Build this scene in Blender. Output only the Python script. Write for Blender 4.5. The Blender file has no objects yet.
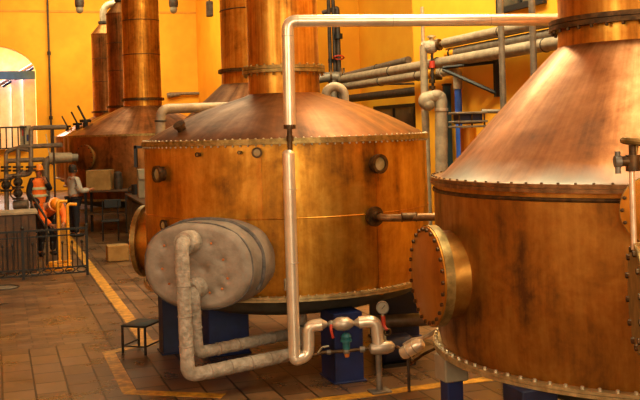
import bpy, bmesh, math, random
from mathutils import Vector, Matrix, Quaternion
random.seed(7)
S = bpy.context.scene
COL = S.collection

# ------------------------------------------------------------------ camera
F, HOR, EYE, ROLL = 950.0, 129.0, 2.5, math.atan(0.03)
cr, sr = math.cos(ROLL), math.sin(ROLL)
cam = bpy.data.cameras.new('camera'); camo = bpy.data.objects.new('camera', cam); COL.objects.link(camo)
cam.sensor_width = 36; cam.lens = F / 640 * 36; cam.shift_y = -(200 - HOR) / 640; cam.clip_start = 0.05; cam.clip_end = 300
camo.matrix_world = Matrix(((cr, sr, 0, 0), (0, 0, -1, 0), (-sr, cr, 0, EYE), (0, 0, 0, 1)))
S.camera = camo

# ------------------------------------------------------------------ world, lights, exposure
W = bpy.data.worlds.new('world'); S.world = W; W.use_nodes = True
W.node_tree.nodes['Background'].inputs[0].default_value = (1.0, 0.8, 0.55, 1)
W.node_tree.nodes['Background'].inputs[1].default_value = 0.6
S.view_settings.view_transform = 'Standard'; S.view_settings.look = 'None'
S.view_settings.exposure = -0.1; S.view_settings.gamma = 1
S.view_settings.use_curve_mapping = False
try:
    S.cycles.use_denoising = True
    S.cycles.max_bounces = 8; S.cycles.glossy_bounces = 5; S.cycles.diffuse_bounces = 4
    S.cycles.sample_clamp_indirect = 6
    S.cycles.caustics_reflective = False
except Exception: pass

RA = math.atan2(0.324, 0.946)                     # room axes are turned by this angle about z
DV = Vector((-0.324, 0.946, 0)).normalized(); NV = Vector((0.946, 0.324, 0)).normalized()
def R(w, a, z=0): return DV * a + NV * w + Vector((0, 0, z))

def area(name, loc, target, sx, sy, power, color):
    l = bpy.data.lights.new(name, 'AREA'); l.shape = 'RECTANGLE'; l.size = sx; l.size_y = sy
    l.energy = power; l.color = color
    o = bpy.data.objects.new(name, l); COL.objects.link(o); o.location = loc
    o.rotation_euler = (Vector(target) - Vector(loc)).to_track_quat('-Z', 'Y').to_euler()
    return o
WARM = (1.0, 0.89, 0.52); DAY = (1.0, 0.94, 0.66)
area('skylight_near', (3.0, 5.2, 9.5), (2.8, 5.6, 0), 3.5, 5, 620, DAY)
area('skylight_middle', R(4.2, 22, 9.5), R(4.2, 21.5, 0), 5, 9, 480, WARM)
area('skylight_far', R(5.0, 34, 9.5), R(6.0, 36, 0), 4, 10, 280, WARM)
area('daylight_window', R(-5.6, 4, 4.6), R(2.5, 9.0, 2.2), 6, 3.4, 300, DAY)
area('front_fill', R(1.0, -5.6, 4.2), R(2.2, 9.0, 1.6), 8, 4, 880, DAY)  # added fill behind the camera to brighten the still bodies, no window there
area('wall_lamp', R(5.0, 12, 9.0), R(7.6, 12.5, 4.0), 9, .8, 1650, WARM)
area('far_wall_lamp', R(3, 40, 9.0), R(2, 46, 5.0), 10, 1.0, 780, WARM)
area('far_side_lamp', R(7.6, 38, 8.6), R(9.5, 39, 4.0), 5, .6, 420, WARM)
area('hall_beyond_lamp', R(-1, 50.5, 9.4), R(-1, 49.5, 3), 6, 5, 6000, (1, .95, .84))

# ------------------------------------------------------------------ helpers
def P(x, y, Y):
    dx, dy = x - 320.0, HOR - y
    return Vector(((dx * cr + dy * sr) * Y / F, Y, EYE + (-dx * sr + dy * cr) * Y / F))

def frame(n):
    n = Vector(n).normalized()
    up = Vector((0, 0, 1)) if abs(n.z) < 0.95 else Vector((1, 0, 0))
    s = up.cross(n).normalized(); t = n.cross(s)
    return s, t, n

class MB:
    def __init__(s): s.v = []; s.f = []
    def add(s, v, f):
        b = len(s.v); s.v += [tuple(p) for p in v]; s.f += [tuple(i + b for i in q) for q in f]; return s
    def box(s, c, size, rz=0.0, M=None, tap=1.0):
        c = Vector(c); hx, hy, hz = size[0] / 2, size[1] / 2, size[2] / 2
        if M is None: M = Matrix.Rotation(rz, 3, 'Z')
        v = []
        for z, k in ((-hz, 1.0), (hz, tap)):
            for x, y in ((-hx, -hy), (hx, -hy), (hx, hy), (-hx, hy)): v.append(c + M @ Vector((x * k, y * k, z)))
        return s.add(v, [(3, 2, 1, 0), (4, 5, 6, 7), (0, 1, 5, 4), (1, 2, 6, 5), (2, 3, 7, 6), (3, 0, 4, 7)])
    def bbox(s, c, size, rz=0.0, b=0.01):
        # box with chamfered vertical edges and top edge
        hx, hy, hz = size[0] / 2, size[1] / 2, size[2] / 2; c = Vector(c); M = Matrix.Rotation(rz, 3, 'Z')
        def ring(z, i):
            x, y = hx - i, hy - i
            return [c + M @ Vector(q) for q in ((-x + b, -y, z), (x - b, -y, z), (x, -y + b, z), (x, y - b, z), (x - b, y, z), (-x + b, y, z), (-x, y - b, z), (-x, -y + b, z))]
        rs = [ring(-hz, b), ring(-hz + b, 0), ring(hz - b, 0), ring(hz, b)]
        v = [p for r in rs for p in r]; f = []
        for k in range(3):
            for i in range(8): f.append((k * 8 + i, k * 8 + (i + 1) % 8, k * 8 + 8 + (i + 1) % 8, k * 8 + 8 + i))
        f.append(tuple(range(7, -1, -1))); f.append(tuple(range(24, 32)))
        return s.add(v, f)
    def lathe(s, prof, c=(0, 0, 0), axis=(0, 0, 1), seg=48, closed=False):
        c = Vector(c); x, y, n = frame(axis)
        if Vector(axis).normalized().z > 0.99: x, y, n = Vector((1, 0, 0)), Vector((0, 1, 0)), Vector((0, 0, 1))
        v = []; f = []; rows = []
        for r, z in prof:
            if r < 1e-6: v.append(c + n * z); rows.append([len(v) - 1])
            else:
                i0 = len(v)
                for k in range(seg):
                    t = 2 * math.pi * k / seg; v.append(c + (x * math.cos(t) + y * math.sin(t)) * r + n * z)
                rows.append(list(range(i0, i0 + seg)))
        pairs = list(zip(rows, rows[1:])) + ([(rows[-1], rows[0])] if closed else [])
        for a, b in pairs:
            for k in range(seg):
                k2 = (k + 1) % seg
                if len(a) == 1 and len(b) == 1: continue
                if len(a) == 1: f.append((a[0], b[k2], b[k]))
                elif len(b) == 1: f.append((a[k], a[k2], b[0]))
                else: f.append((a[k], a[k2], b[k2], b[k]))
        return s.add(v, f)
    def cyl(s, p0, p1, r0, r1=None, seg=16):
        p0, p1 = Vector(p0), Vector(p1); r1 = r0 if r1 is None else r1; h = (p1 - p0).length
        return s.lathe([(0, 0), (r0, 0), (r1, h), (0, h)], p0, p1 - p0, seg)
    def torus(s, c, RR, r, axis=(0, 0, 1), seg=40, ms=8):
        return s.lathe([(RR + r * math.cos(2 * math.pi * k / ms), r * math.sin(2 * math.pi * k / ms)) for k in range(ms)], c, axis, seg, True)
    def ball(s, c, r, seg=14, sq=(1, 1, 1)):
        b = len(s.v); s.lathe([(r * math.sin(math.pi * k / 10), -r * math.cos(math.pi * k / 10)) for k in range(11)], (0, 0, 0), (0, 0, 1), seg)
        for i in range(b, len(s.v)):
            p = s.v[i]; s.v[i] = (c[0] + p[0] * sq[0], c[1] + p[1] * sq[1], c[2] + p[2] * sq[2])
        return s
    def tube(s, pts, r, bend=0.0, seg=14, caps=True, lumps=0.0, step=0.0):
        pts = [Vector(p) for p in pts]; path = [pts[0]]
        for i in range(1, len(pts) - 1):
            a, b, c = pts[i - 1], pts[i], pts[i + 1]; u = (a - b); w = (c - b)
            k = min(bend, u.length * .49, w.length * .49)
            if k < 1e-4: path.append(b); continue
            p, q = b + u.normalized() * k, b + w.normalized() * k
            for j in range(9):
                t = j / 8; path.append(p * (1 - t) ** 2 + b * 2 * t * (1 - t) + q * t * t)
        path.append(pts[-1])
        if step:
            out = [path[0]]
            for a, b in zip(path, path[1:]):
                m = max(1, int((b - a).length / step))
                out += [a.lerp(b, j / m) for j in range(1, m + 1)]
            path = out
        n = len(path); tang = []
        for i in range(n):
            a = path[max(0, i - 1)]; b = path[min(n - 1, i + 1)]; tang.append((b - a).normalized())
        x, y, z = frame(tang[0]); v = []; f = []
        for i in range(n):
            if i:
                q = tang[i - 1].rotation_difference(tang[i]); x = q @ x; y = q @ y
            rr = r
            if lumps: rr = r * (1 + lumps * (random.random() - .5)) * (1 - lumps * 0.5 * (i % 4 == 0))
            for k in range(seg):
                t = 2 * math.pi * k / seg; v.append(path[i] + (x * math.cos(t) + y * math.sin(t)) * rr)
        for i in range(n - 1):
            for k in range(seg):
                k2 = (k + 1) % seg; f.append((i * seg + k, i * seg + k2, (i + 1) * seg + k2, (i + 1) * seg + k))
        if caps:
            f.append(tuple(range(seg - 1, -1, -1))); f.append(tuple((n - 1) * seg + k for k in range(seg)))
        return s.add(v, f)
    def bolt(s, p, n, r, h): return s.lathe([(0, -h * .5), (r, -h * .5), (r, h * .8), (r * .6, h), (0, h)], p, n, 6)
    def mesh(s, name, off=Vector((0, 0, 0)), ang=38):
        me = bpy.data.meshes.new(name)
        me.from_pydata([tuple(Vector(p) - off) for p in s.v], [], s.f); me.validate(); me.update()
        bm = bmesh.new(); bm.from_mesh(me); bmesh.ops.recalc_face_normals(bm, faces=bm.faces); bm.to_mesh(me); bm.free()
        me.shade_smooth(); me.set_sharp_from_angle(angle=math.radians(ang)); return me
    def build(s, name, mat, parent=None, ang=38, label=None):
        off = wloc(parent); me = s.mesh(name, off, ang); me.materials.append(mat)
        o = bpy.data.objects.new(name, me); COL.objects.link(o)
        if parent is not None: o.parent = parent
        if label: o['label'] = label
        return o

def wloc(o):
    v = Vector((0, 0, 0))
    while o is not None: v += o.location; o = o.parent
    return v
def tag(o, label, cat, group=None):
    o['label'] = label; o['category'] = cat
    if group: o['group'] = group
    return o
def thing(name, label, cat, loc=(0, 0, 0), group=None):
    o = bpy.data.objects.new(name, None); COL.objects.link(o); o.location = loc; o.empty_display_size = .1
    return tag(o, label, cat, group)
def ring_copies(proto, pts_axes):
    """linked copies of a bolt proto (built at the first place) for the other places; each entry = (point, axis)"""
    par = proto.parent; off = wloc(par)
    for p, n in pts_axes:
        c = proto.copy(); COL.objects.link(c); c.parent = par
        c.location = Vector(p) - off
        c.rotation_euler = Vector((0, 0, 1)).rotation_difference(Vector(n).normalized()).to_euler()
def bolts(name, mat, parent, places, r, h):
    p0, n0 = places[0]; m = MB().bolt((0, 0, 0), (0, 0, 1), r, h)
    me = m.mesh(name); me.materials.append(mat)
    o = bpy.data.objects.new(name, me); COL.objects.link(o); o.parent = parent
    o.location = Vector(p0) - wloc(parent); o.rotation_euler = Vector((0, 0, 1)).rotation_difference(Vector(n0).normalized()).to_euler()
    ring_copies(o, places[1:])
def circle(c, n, r, k, ph=0.0, out=False):
    x, y, z = frame(n); res = []
    if abs(z.z) > .99: x, y, z = Vector((1, 0, 0)), Vector((0, 1, 0)), Vector(n).normalized()
    for i in range(k):
        t = 2 * math.pi * i / k + ph; d = x * math.cos(t) + y * math.sin(t)
        res.append((Vector(c) + d * r, d if out else z))
    return res

# ------------------------------------------------------------------ materials
def nt(name):
    m = bpy.data.materials.new(name); m.use_nodes = True
    t = m.node_tree; return m, t, t.nodes['Principled BSDF']
def N(t, kind, **kw):
    n = t.nodes.new(kind)
    for k, v in kw.items():
        if k in n.inputs: n.inputs[k].default_value = v
        else: setattr(n, k, v)
    return n
def rgb(h):
    def c(v): v /= 255; return v / 12.92 if v <= .04045 else ((v + .055) / 1.055) ** 2.4
    return (c(int(h[0:2], 16)), c(int(h[2:4], 16)), c(int(h[4:6], 16)), 1)
def ramp(t, stops):
    r = N(t, 'ShaderNodeValToRGB'); e = r.color_ramp.elements
    while len(e) < len(stops): e.new(.5)
    for q, (p, c) in zip(e, stops): q.position = p; q.color = c
    return r
def coords(t, scale=(1, 1, 1)):
    tc = N(t, 'ShaderNodeTexCoord'); mp = N(t, 'ShaderNodeMapping'); mp.inputs['Scale'].default_value = scale
    t.links.new(tc.outputs['Object'], mp.inputs['Vector']); return mp.outputs['Vector']
def copper(name, dark, mid, light, rough=(.3, .5), sc=1.0, metal=.75, bump=.02, stain=None):
    """sheet copper: large tarnish clouds, streaks running down the sheet, fine grain"""
    m, t, b = nt(name); L = t.links.new
    tc = N(t, 'ShaderNodeTexCoord'); sp = N(t, 'ShaderNodeSeparateXYZ'); L(tc.outputs['Object'], sp.inputs[0])
    fl = N(t, 'ShaderNodeCombineXYZ'); L(sp.outputs[0], fl.inputs[0]); L(sp.outputs[1], fl.inputs[1])
    nm = N(t, 'ShaderNodeVectorMath', operation='NORMALIZE'); L(fl.outputs[0], nm.inputs[0])
    zz = N(t, 'ShaderNodeMath', operation='MULTIPLY'); L(sp.outputs[2], zz.inputs[0]); zz.inputs[1].default_value = .07
    s2 = N(t, 'ShaderNodeSeparateXYZ'); L(nm.outputs[0], s2.inputs[0]); cb = N(t, 'ShaderNodeCombineXYZ')
    L(s2.outputs[0], cb.inputs[0]); L(s2.outputs[1], cb.inputs[1]); L(zz.outputs[0], cb.inputs[2])
    n1 = N(t, 'ShaderNodeTexNoise', Scale=1.5 * sc, Detail=9.0, Roughness=.66, Distortion=.5); L(tc.outputs['Object'], n1.inputs['Vector'])
    n2 = N(t, 'ShaderNodeTexNoise', Scale=9 * sc, Detail=6.0, Roughness=.62); L(cb.outputs[0], n2.inputs['Vector'])
    n3 = N(t, 'ShaderNodeTexNoise', Scale=11 * sc, Detail=6.0, Roughness=.7); L(tc.outputs['Object'], n3.inputs['Vector'])
    a = N(t, 'ShaderNodeMath', operation='MULTIPLY'); L(n1.outputs[0], a.inputs[0]); a.inputs[1].default_value = .5
    c = N(t, 'ShaderNodeMath', operation='MULTIPLY_ADD'); L(n2.outputs[0], c.inputs[0]); c.inputs[1].default_value = .42; L(a.outputs[0], c.inputs[2])
    d = N(t, 'ShaderNodeMath', operation='MULTIPLY_ADD'); L(n3.outputs[0], d.inputs[0]); d.inputs[1].default_value = .16; L(c.outputs[0], d.inputs[2])
    r = ramp(t, [(.42, rgb(dark)), (.53, rgb(mid)), (.67, rgb(light))]); L(d.outputs[0], r.inputs[0]); col = r.outputs[0]
    if stain:
        mr0 = N(t, 'ShaderNodeMapRange'); mr0.inputs[1].default_value = stain[0]; mr0.inputs[2].default_value = stain[1]; mr0.inputs[3].default_value = 1; mr0.inputs[4].default_value = 0
        n4 = N(t, 'ShaderNodeTexNoise', Scale=1.4, Detail=5.0); L(tc.outputs['Object'], n4.inputs['Vector'])
        wob = N(t, 'ShaderNodeMath', operation='MULTIPLY_ADD'); L(n4.outputs[0], wob.inputs[0]); wob.inputs[1].default_value = -.5; L(sp.outputs[2], wob.inputs[2]); L(wob.outputs[0], mr0.inputs[0])
        mx = N(t, 'ShaderNodeMixRGB'); L(mr0.outputs[0], mx.inputs[0]); L(col, mx.inputs[1]); mx.inputs[2].default_value = rgb(stain[2]); col = mx.outputs[0]
    L(col, b.inputs['Base Color'])
    mr = N(t, 'ShaderNodeMapRange'); mr.inputs[1].default_value = .42; mr.inputs[2].default_value = .64
    mr.inputs[3].default_value = rough[1]; mr.inputs[4].default_value = rough[0]
    L(d.outputs[0], mr.inputs[0]); L(mr.outputs[0], b.inputs['Roughness'])
    b.inputs['Metallic'].default_value = metal
    n5 = N(t, 'ShaderNodeTexNoise', Scale=1.6, Detail=3.0); L(tc.outputs['Object'], n5.inputs['Vector'])
    bp = N(t, 'ShaderNodeBump', Strength=1.0, Distance=bump); L(n5.outputs[0], bp.inputs['Height']); L(bp.outputs[0], b.inputs['Normal'])
    return m
def paint(name, col, col2=None, rough=.5, sc=6.0, metal=0.0, bump=0.0, bsc=30.0):
    m, t, b = nt(name); L = t.links.new; col2 = col2 or col
    n1 = N(t, 'ShaderNodeTexNoise', Scale=sc, Detail=6.0, Roughness=.6); L(coords(t), n1.inputs['Vector'])
    r = ramp(t, [(.38, rgb(col)), (.64, rgb(col2))]); L(n1.outputs[0], r.inputs[0]); L(r.outputs[0], b.inputs['Base Color'])
    b.inputs['Roughness'].default_value = rough; b.inputs['Metallic'].default_value = metal
    if bump:
        n2 = N(t, 'ShaderNodeTexNoise', Scale=bsc, Detail=4.0); L(coords(t), n2.inputs['Vector'])
        bp = N(t, 'ShaderNodeBump', Strength=1.0, Distance=bump); L(n2.outputs[0], bp.inputs['Height']); L(bp.outputs[0], b.inputs['Normal'])
    return m
def emit(name, col, s):
    m, t, b = nt(name); b.inputs['Base Color'].default_value = rgb(col)
    b.inputs['Emission Color'].default_value = rgb(col); b.inputs['Emission Strength'].default_value = s; return m

M_BODY = copper('copper_body_lacquered', '6E420E', 'B2741C', 'DAA240', (.32, .46), 1.0, .75)
M_BODY_B = copper('copper_body_brown', '5E3812', '9A621E', 'C08A3A', (.34, .5), 1.1, .75)
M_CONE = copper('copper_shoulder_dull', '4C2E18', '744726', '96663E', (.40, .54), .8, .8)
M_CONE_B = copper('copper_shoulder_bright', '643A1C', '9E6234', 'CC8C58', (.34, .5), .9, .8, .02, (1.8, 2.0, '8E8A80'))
M_NECK = copper('copper_neck', '6E4210', 'B87420', 'DCA040', (.32, .46), 1.0, .8)
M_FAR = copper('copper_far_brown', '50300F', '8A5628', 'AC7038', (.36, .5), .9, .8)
M_MAN = copper('copper_manway', '985812', 'C07A20', 'CC8A2C', (.36, .46), .8, .72, .008)
M_RIM = paint('copper_rim', '6A4828', '966C42', .42, 14, .7)
M_FLG = paint('tan_flange', '9E8456', 'C8AC78', .45, 14, .6)
M_PORT = paint('port_glass', '94794A', 'B0946A', .25, 9)  # tan glass of the sight ports
M_BRASS = paint('brass_flange', '7E6434', 'B08E50', .42, 14, .7)
M_BRONZE = paint('dark_bronze', '3C2A18', '6A4A28', .5, 16, .7)
M_STEEL = paint('bolt_steel', 'B0A080', 'DCCCA8', .4, 20, .6)
M_ALU = paint('aluminium_cladding', 'E0C8A8', 'F0DCBE', .3, 5, .6, .003, 8)
M_ALU2 = paint('aluminium_cladding_dull', 'B09E86', 'CCB89E', .42, 8, .6, .006, 9)
M_LAG = paint('pipe_lagging_grey', '8A7862', 'A89478', .6, 7, .25, .006, 14)
M_WRAP = paint('wrapped_lagging', '96846E', 'B8A48E', .75, 12, 0, .02, 24)
M_BLANKET = paint('quilted_blanket', '84725F', '9E8A76', .72, 5, 0, .012, 12)
M_SEAM = paint('blanket_seam', '4C443E', '6A6058', .8, 14)
M_PIPE = paint('grey_pipe', '6E6254', '8C7E6C', .5, 9, .4)
M_DPIPE = paint('dark_pipe', '2A221C', '4A3C30', .55, 9, .3)
M_BLUE = paint('blue_steel_paint', '0C1840', '142458', .5, 4)
M_BLUE2 = paint('navy_steel_paint', '0E1430', '1A2244', .55, 4)
M_BLUE3 = paint('bright_blue_paint', '2048A0', '2C58B8', .5, 4)
M_BLACK = paint('black_paint', '0A0807', '151110', .55, 9)
M_DISH = paint('grey_kettle_bottom', '3A362C', '5A5444', .6, 3)
M_YPAINT = paint('yellow_paint', 'E09010', 'F0A820', .5, 7)
M_LINE = paint('yellow_line_paint', '9A6818', 'DC9C2C', .5, 9)
M_RED = paint('red_paint', 'B02C18', 'C8401C', .5, 9)
M_TEAL = paint('teal_paint', '1E5A5C', '2C7472', .5, 9)
M_NAVYT = paint('dark_teal_paint', '12303A', '1A3E48', .5, 5)
M_ORANGE = paint('orange_valve', 'B05A1C', 'D0742A', .5, 9)
M_DIAL = paint('dial_face', '8C7E66', 'A89A80', .4, 9)
M_WOOD = paint('brown_timber', '3C2410', '5A3A1C', .55, 4)
M_WHITE = paint('white_paint', 'D8D2C4', 'E8E2D4', .6, 3)
M_TAN = paint('tan_card', '8A6430', 'A07840', .8, 5)
M_CREAM = paint('cream_panel', '8C7C62', 'A08E72', .6, 4)
M_WALL = paint('yellow_wall', 'EA9C12', 'F4AC1E', .75, .8, 0, .004, 6)
M_TRIM = paint('wall_trim_shaded', 'C88410', 'D8941A', .7, 3)  # wall yellow darkened, shading put into the trim colour
M_HALL = paint('pale_hall_wall', 'E8CC88', 'F4DCA4', .8, 2)
M_CEIL = paint('ceiling_boards', 'B08040', 'C89A58', .8, 1)
M_GLASS = paint('window_glass', '4A4438', '706450', .12, 1.2)
M_LED = paint('lamp_glass', 'E0D0A8', 'F0E4C4', .2, 3)
M_SKIN = paint('skin', '9A5E3C', 'B07450', .6, 9)
M_HIVIS = paint('orange_hivis', 'F86A14', 'FF8020', .7, 9)
M_HELMET = paint('orange_helmet', 'EE8418', 'F8941E', .35, 9)
M_BAND = paint('reflective_band', 'C8C49C', 'E0DCB4', .4, 9)
M_NAVY = paint('navy_cloth', '14121A', '201E28', .85, 9)
M_SHIRT = paint('white_shirt', 'A8A094', 'C0B8AC', .8, 6)
M_HAIR = paint('dark_hair', '1A120C', '2A1E14', .7, 20)

def floor_mat():
    m, t, b = nt('clay_tile_floor'); L = t.links.new
    tc = N(t, 'ShaderNodeTexCoord'); sep = N(t, 'ShaderNodeSeparateXYZ'); L(tc.outputs['Object'], sep.inputs[0])
    def brick(xo, yo, bw, rh, off):
        cb = N(t, 'ShaderNodeCombineXYZ'); L(sep.outputs[xo], cb.inputs[0]); L(sep.outputs[yo], cb.inputs[1])
        k = N(t, 'ShaderNodeTexBrick'); k.offset = off
        k.inputs['Color1'].default_value = rgb('5C422E'); k.inputs['Color2'].default_value = rgb('826244'); k.inputs['Mortar'].default_value = rgb('1C130D')
        k.inputs['Scale'].default_value = 1.0; k.inputs['Mortar Size'].default_value = .011; k.inputs['Mortar Smooth'].default_value = .3
        k.inputs['Brick Width'].default_value = bw; k.inputs['Row Height'].default_value = rh; k.inputs['Bias'].default_value = -.1
        L(cb.outputs[0], k.inputs['Vector']); return k
    A = brick(1, 0, .42, .31, .5); B = brick(0, 1, .36, .13, .5); B.inputs['Mortar'].default_value = rgb('3A281C'); B.inputs['Mortar Size'].default_value = .006
    g1 = N(t, 'ShaderNodeMath', operation='GREATER_THAN'); L(sep.outputs[1], g1.inputs[0]); g1.inputs[1].default_value = 11.8
    g2 = N(t, 'ShaderNodeMath', operation='LESS_THAN'); L(sep.outputs[0], g2.inputs[0]); g2.inputs[1].default_value = 1.2
    g = N(t, 'ShaderNodeMath', operation='MULTIPLY'); L(g1.outputs[0], g.inputs[0]); L(g2.outputs[0], g.inputs[1])
    mx = N(t, 'ShaderNodeMixRGB'); L(g.outputs[0], mx.inputs[0]); L(A.outputs[0], mx.inputs[1]); L(B.outputs[0], mx.inputs[2])
    n1 = N(t, 'ShaderNodeTexNoise', Scale=1.3, Detail=8.0, Roughness=.65); L(tc.outputs['Object'], n1.inputs['Vector'])
    r = ramp(t, [(.32, (.5, .46, .42, 1)), (.66, (1.25, 1.15, 1.0, 1))]); L(n1.outputs[0], r.inputs[0])
    ml = N(t, 'ShaderNodeMixRGB', blend_type='MULTIPLY'); ml.inputs[0].default_value = 1; L(mx.outputs[0], ml.inputs[1]); L(r.outputs[0], ml.inputs[2])
    L(ml.outputs[0], b.inputs['Base Color'])
    mr = N(t, 'ShaderNodeMapRange'); mr.inputs[1].default_value = .3; mr.inputs[2].default_value = .7; mr.inputs[3].default_value = .22; mr.inputs[4].default_value = .42
    L(n1.outputs[0], mr.inputs[0]); L(mr.outputs[0], b.inputs['Roughness'])
    fm = N(t, 'ShaderNodeMixRGB'); L(g.outputs[0], fm.inputs[0]); L(A.outputs['Fac'], fm.inputs[1]); L(B.outputs['Fac'], fm.inputs[2])
    bp = N(t, 'ShaderNodeBump', Strength=.6, Distance=.006); bp.invert = True; L(fm.outputs[0], bp.inputs['Height']); L(bp.outputs[0], b.inputs['Normal'])
    return m
M_FLOOR = floor_mat()

# ------------------------------------------------------------------ room shell (local x = across the room, y = along it)
def rough_struct(name, mb, mat, ang=30):
    me = mb.mesh(name, Vector((0, 0, 0)), ang); me.materials.append(mat)
    o = bpy.data.objects.new(name, me); COL.objects.link(o); o.rotation_euler = (0, 0, RA); o['kind'] = 'structure'; return o
def span(mb, w0, w1, a0, a1, z0, z1):
    return mb.box(((w0 + w1) / 2, (a0 + a1) / 2, (z0 + z1) / 2), (w1 - w0, a1 - a0, z1 - z0))
CE = 10.0; WL = -6.2; WR = 7.5; WR2 = 9.5; AF = -6; AB = 46
rough_struct('floor', span(MB(), WL - .3, WR2 + .3, AF - .3, 60, -.2, 0), M_FLOOR)
rough_struct('ceiling', span(MB(), WL - .3, WR2 + .3, AF - .3, 60, CE, CE + .2), M_CEIL)
rough_struct('wall_left', span(MB(), WL - .3, WL, AF, 60, 0, CE), M_WALL)
rough_struct('wall_front', span(MB(), WL, WR, AF - .3, AF, 0, CE), M_WALL)
rough_struct('wall_right', span(MB(), WR, WR2 + .3, AF, 16.33, 0, CE), M_WALL)
rough_struct('wall_right_recess', span(MB(), WR2, WR2 + .3, 16.33, 60, 0, CE), M_WALL)
rough_struct('pillar_wall_pier', span(MB(), 8.3, WR2, 24.2, 25.6, 0, CE), M_WALL)
# back wall with an arched opening (w from -2.3 to 1.75, sill 2.0, crown 6.8)
bw = MB(); ow0, ow1, oz0, ozs, ozc = -2.3, 1.88, 2.0, 5.5, 6.8
span(bw, WL, ow0, AB, AB + .5, 0, CE); span(bw, ow1, WR2, AB, AB + .5, 0, CE); span(bw, ow0, ow1, AB, AB + .5, 0, oz0)
arc = []
for k in range(25):
    t = math.pi * k / 24; arc.append(((ow0 + ow1) / 2 - (ow1 - ow0) / 2 * math.cos(t), ozs + (ozc - ozs) * math.sin(t)))
for (x0, z0), (x1, z1) in zip(arc, arc[1:]):
    v = [(x0, AB, z0), (x1, AB, z1), (x1, AB, CE), (x0, AB, CE), (x0, AB + .5, z0), (x1, AB + .5, z1), (x1, AB + .5, CE), (x0, AB + .5, CE)]
    bw.add(v, [(0, 1, 2, 3), (7, 6, 5, 4), (0, 4, 5, 1), (3, 2, 6, 7), (0, 3, 7, 4), (1, 5, 6, 2)])
rough_struct('wall_back', bw, M_WALL)
rough_struct('wall_beyond', span(MB(), WL, WR2, 58, 58.3, 0, CE), M_HALL)
tm = MB(); span(tm, WL, WR2, AB - .06, AB, 8.32, 8.42)
rough_struct('trim_1', tm, M_TRIM)
# painted floor lines
def line(name, pts, wd=.16):
    mb = MB()
    for i, ((w0, a0), (w1, a1)) in enumerate(zip(pts, pts[1:])):
        d = Vector((w1 - w0, a1 - a0, 0)); L = d.length; rz = math.atan2(d.y, d.x)
        mb.box(((w0 + w1) / 2, (a0 + a1) / 2, .0015), (L + wd * .5, wd, .003 + .0016 * i + .0006 * int(name[-1])), rz)
    rough_struct(name, mb, M_LINE)
line('floor_marking_1', [(1.66, 11.3), (1.66, 30)]); line('floor_marking_2', [(1.8, 11.5), (1.17, 11.15), (1.17, 9.4)], .14)
line('floor_marking_3', [(1.17, 9.35), (1.95, 8.85)], .14); line('floor_marking_4', [(2.6, 8.3), (7.4, 8.3)], .15)
# windows in the right wall
def window(name, face_w, a0, a1, z0, z1, bars=1):
    fr = MB(); t = .09
    span(fr, face_w - .06, face_w + .02, a0, a1, z0, z0 + t); span(fr, face_w - .06, face_w + .02, a0, a1, z1 - t, z1)
    span(fr, face_w - .06, face_w + .02, a0, a0 + t, z0 + t, z1 - t); span(fr, face_w - .06, face_w + .02, a1 - t, a1, z0 + t, z1 - t)
    for i in range(bars):
        c = a0 + (a1 - a0) * (i + 1) / (bars + 1); span(fr, face_w - .05, face_w + .02, c - .04, c + .04, z0 + t, z1 - t)
    o = rough_struct(name, fr, M_BLACK)
    g = MB(); span(g, face_w - .02, face_w - .005, a0 + t, a1 - t, z0 + t, z1 - t)
    me = g.mesh('pane'); me.materials.append(M_GLASS); q = bpy.data.objects.new('pane', me); COL.objects.link(q); q.parent = o
    return o
window('window_1', WR, 11.75, 13.1, 4.2, 5.5, 1)
window('window_2', WR2, 19.4, 23.2, 1.6, 3.05, 2)
for k, a in enumerate((3.5, 8, 12.5)):
    o = rough_struct('window_%d' % (k + 3), span(span(span(span(MB(), WL, WL + .08, a - 1.6, a + 1.6, 2.9, 3.05), WL, WL + .08, a - 1.6, a + 1.6, 6.2, 6.35), WL, WL + .08, a - 1.6, a - 1.45, 3.05, 6.2), WL, WL + .08, a + 1.45, a + 1.6, 3.05, 6.2), M_WHITE)
    g = span(MB(), WL, WL + .03, a - 1.45, a + 1.45, 3.05, 6.2); me = g.mesh('pane'); me.materials.append(M_GLASS)
    q = bpy.data.objects.new('pane', me); COL.objects.link(q); q.parent = o

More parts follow.
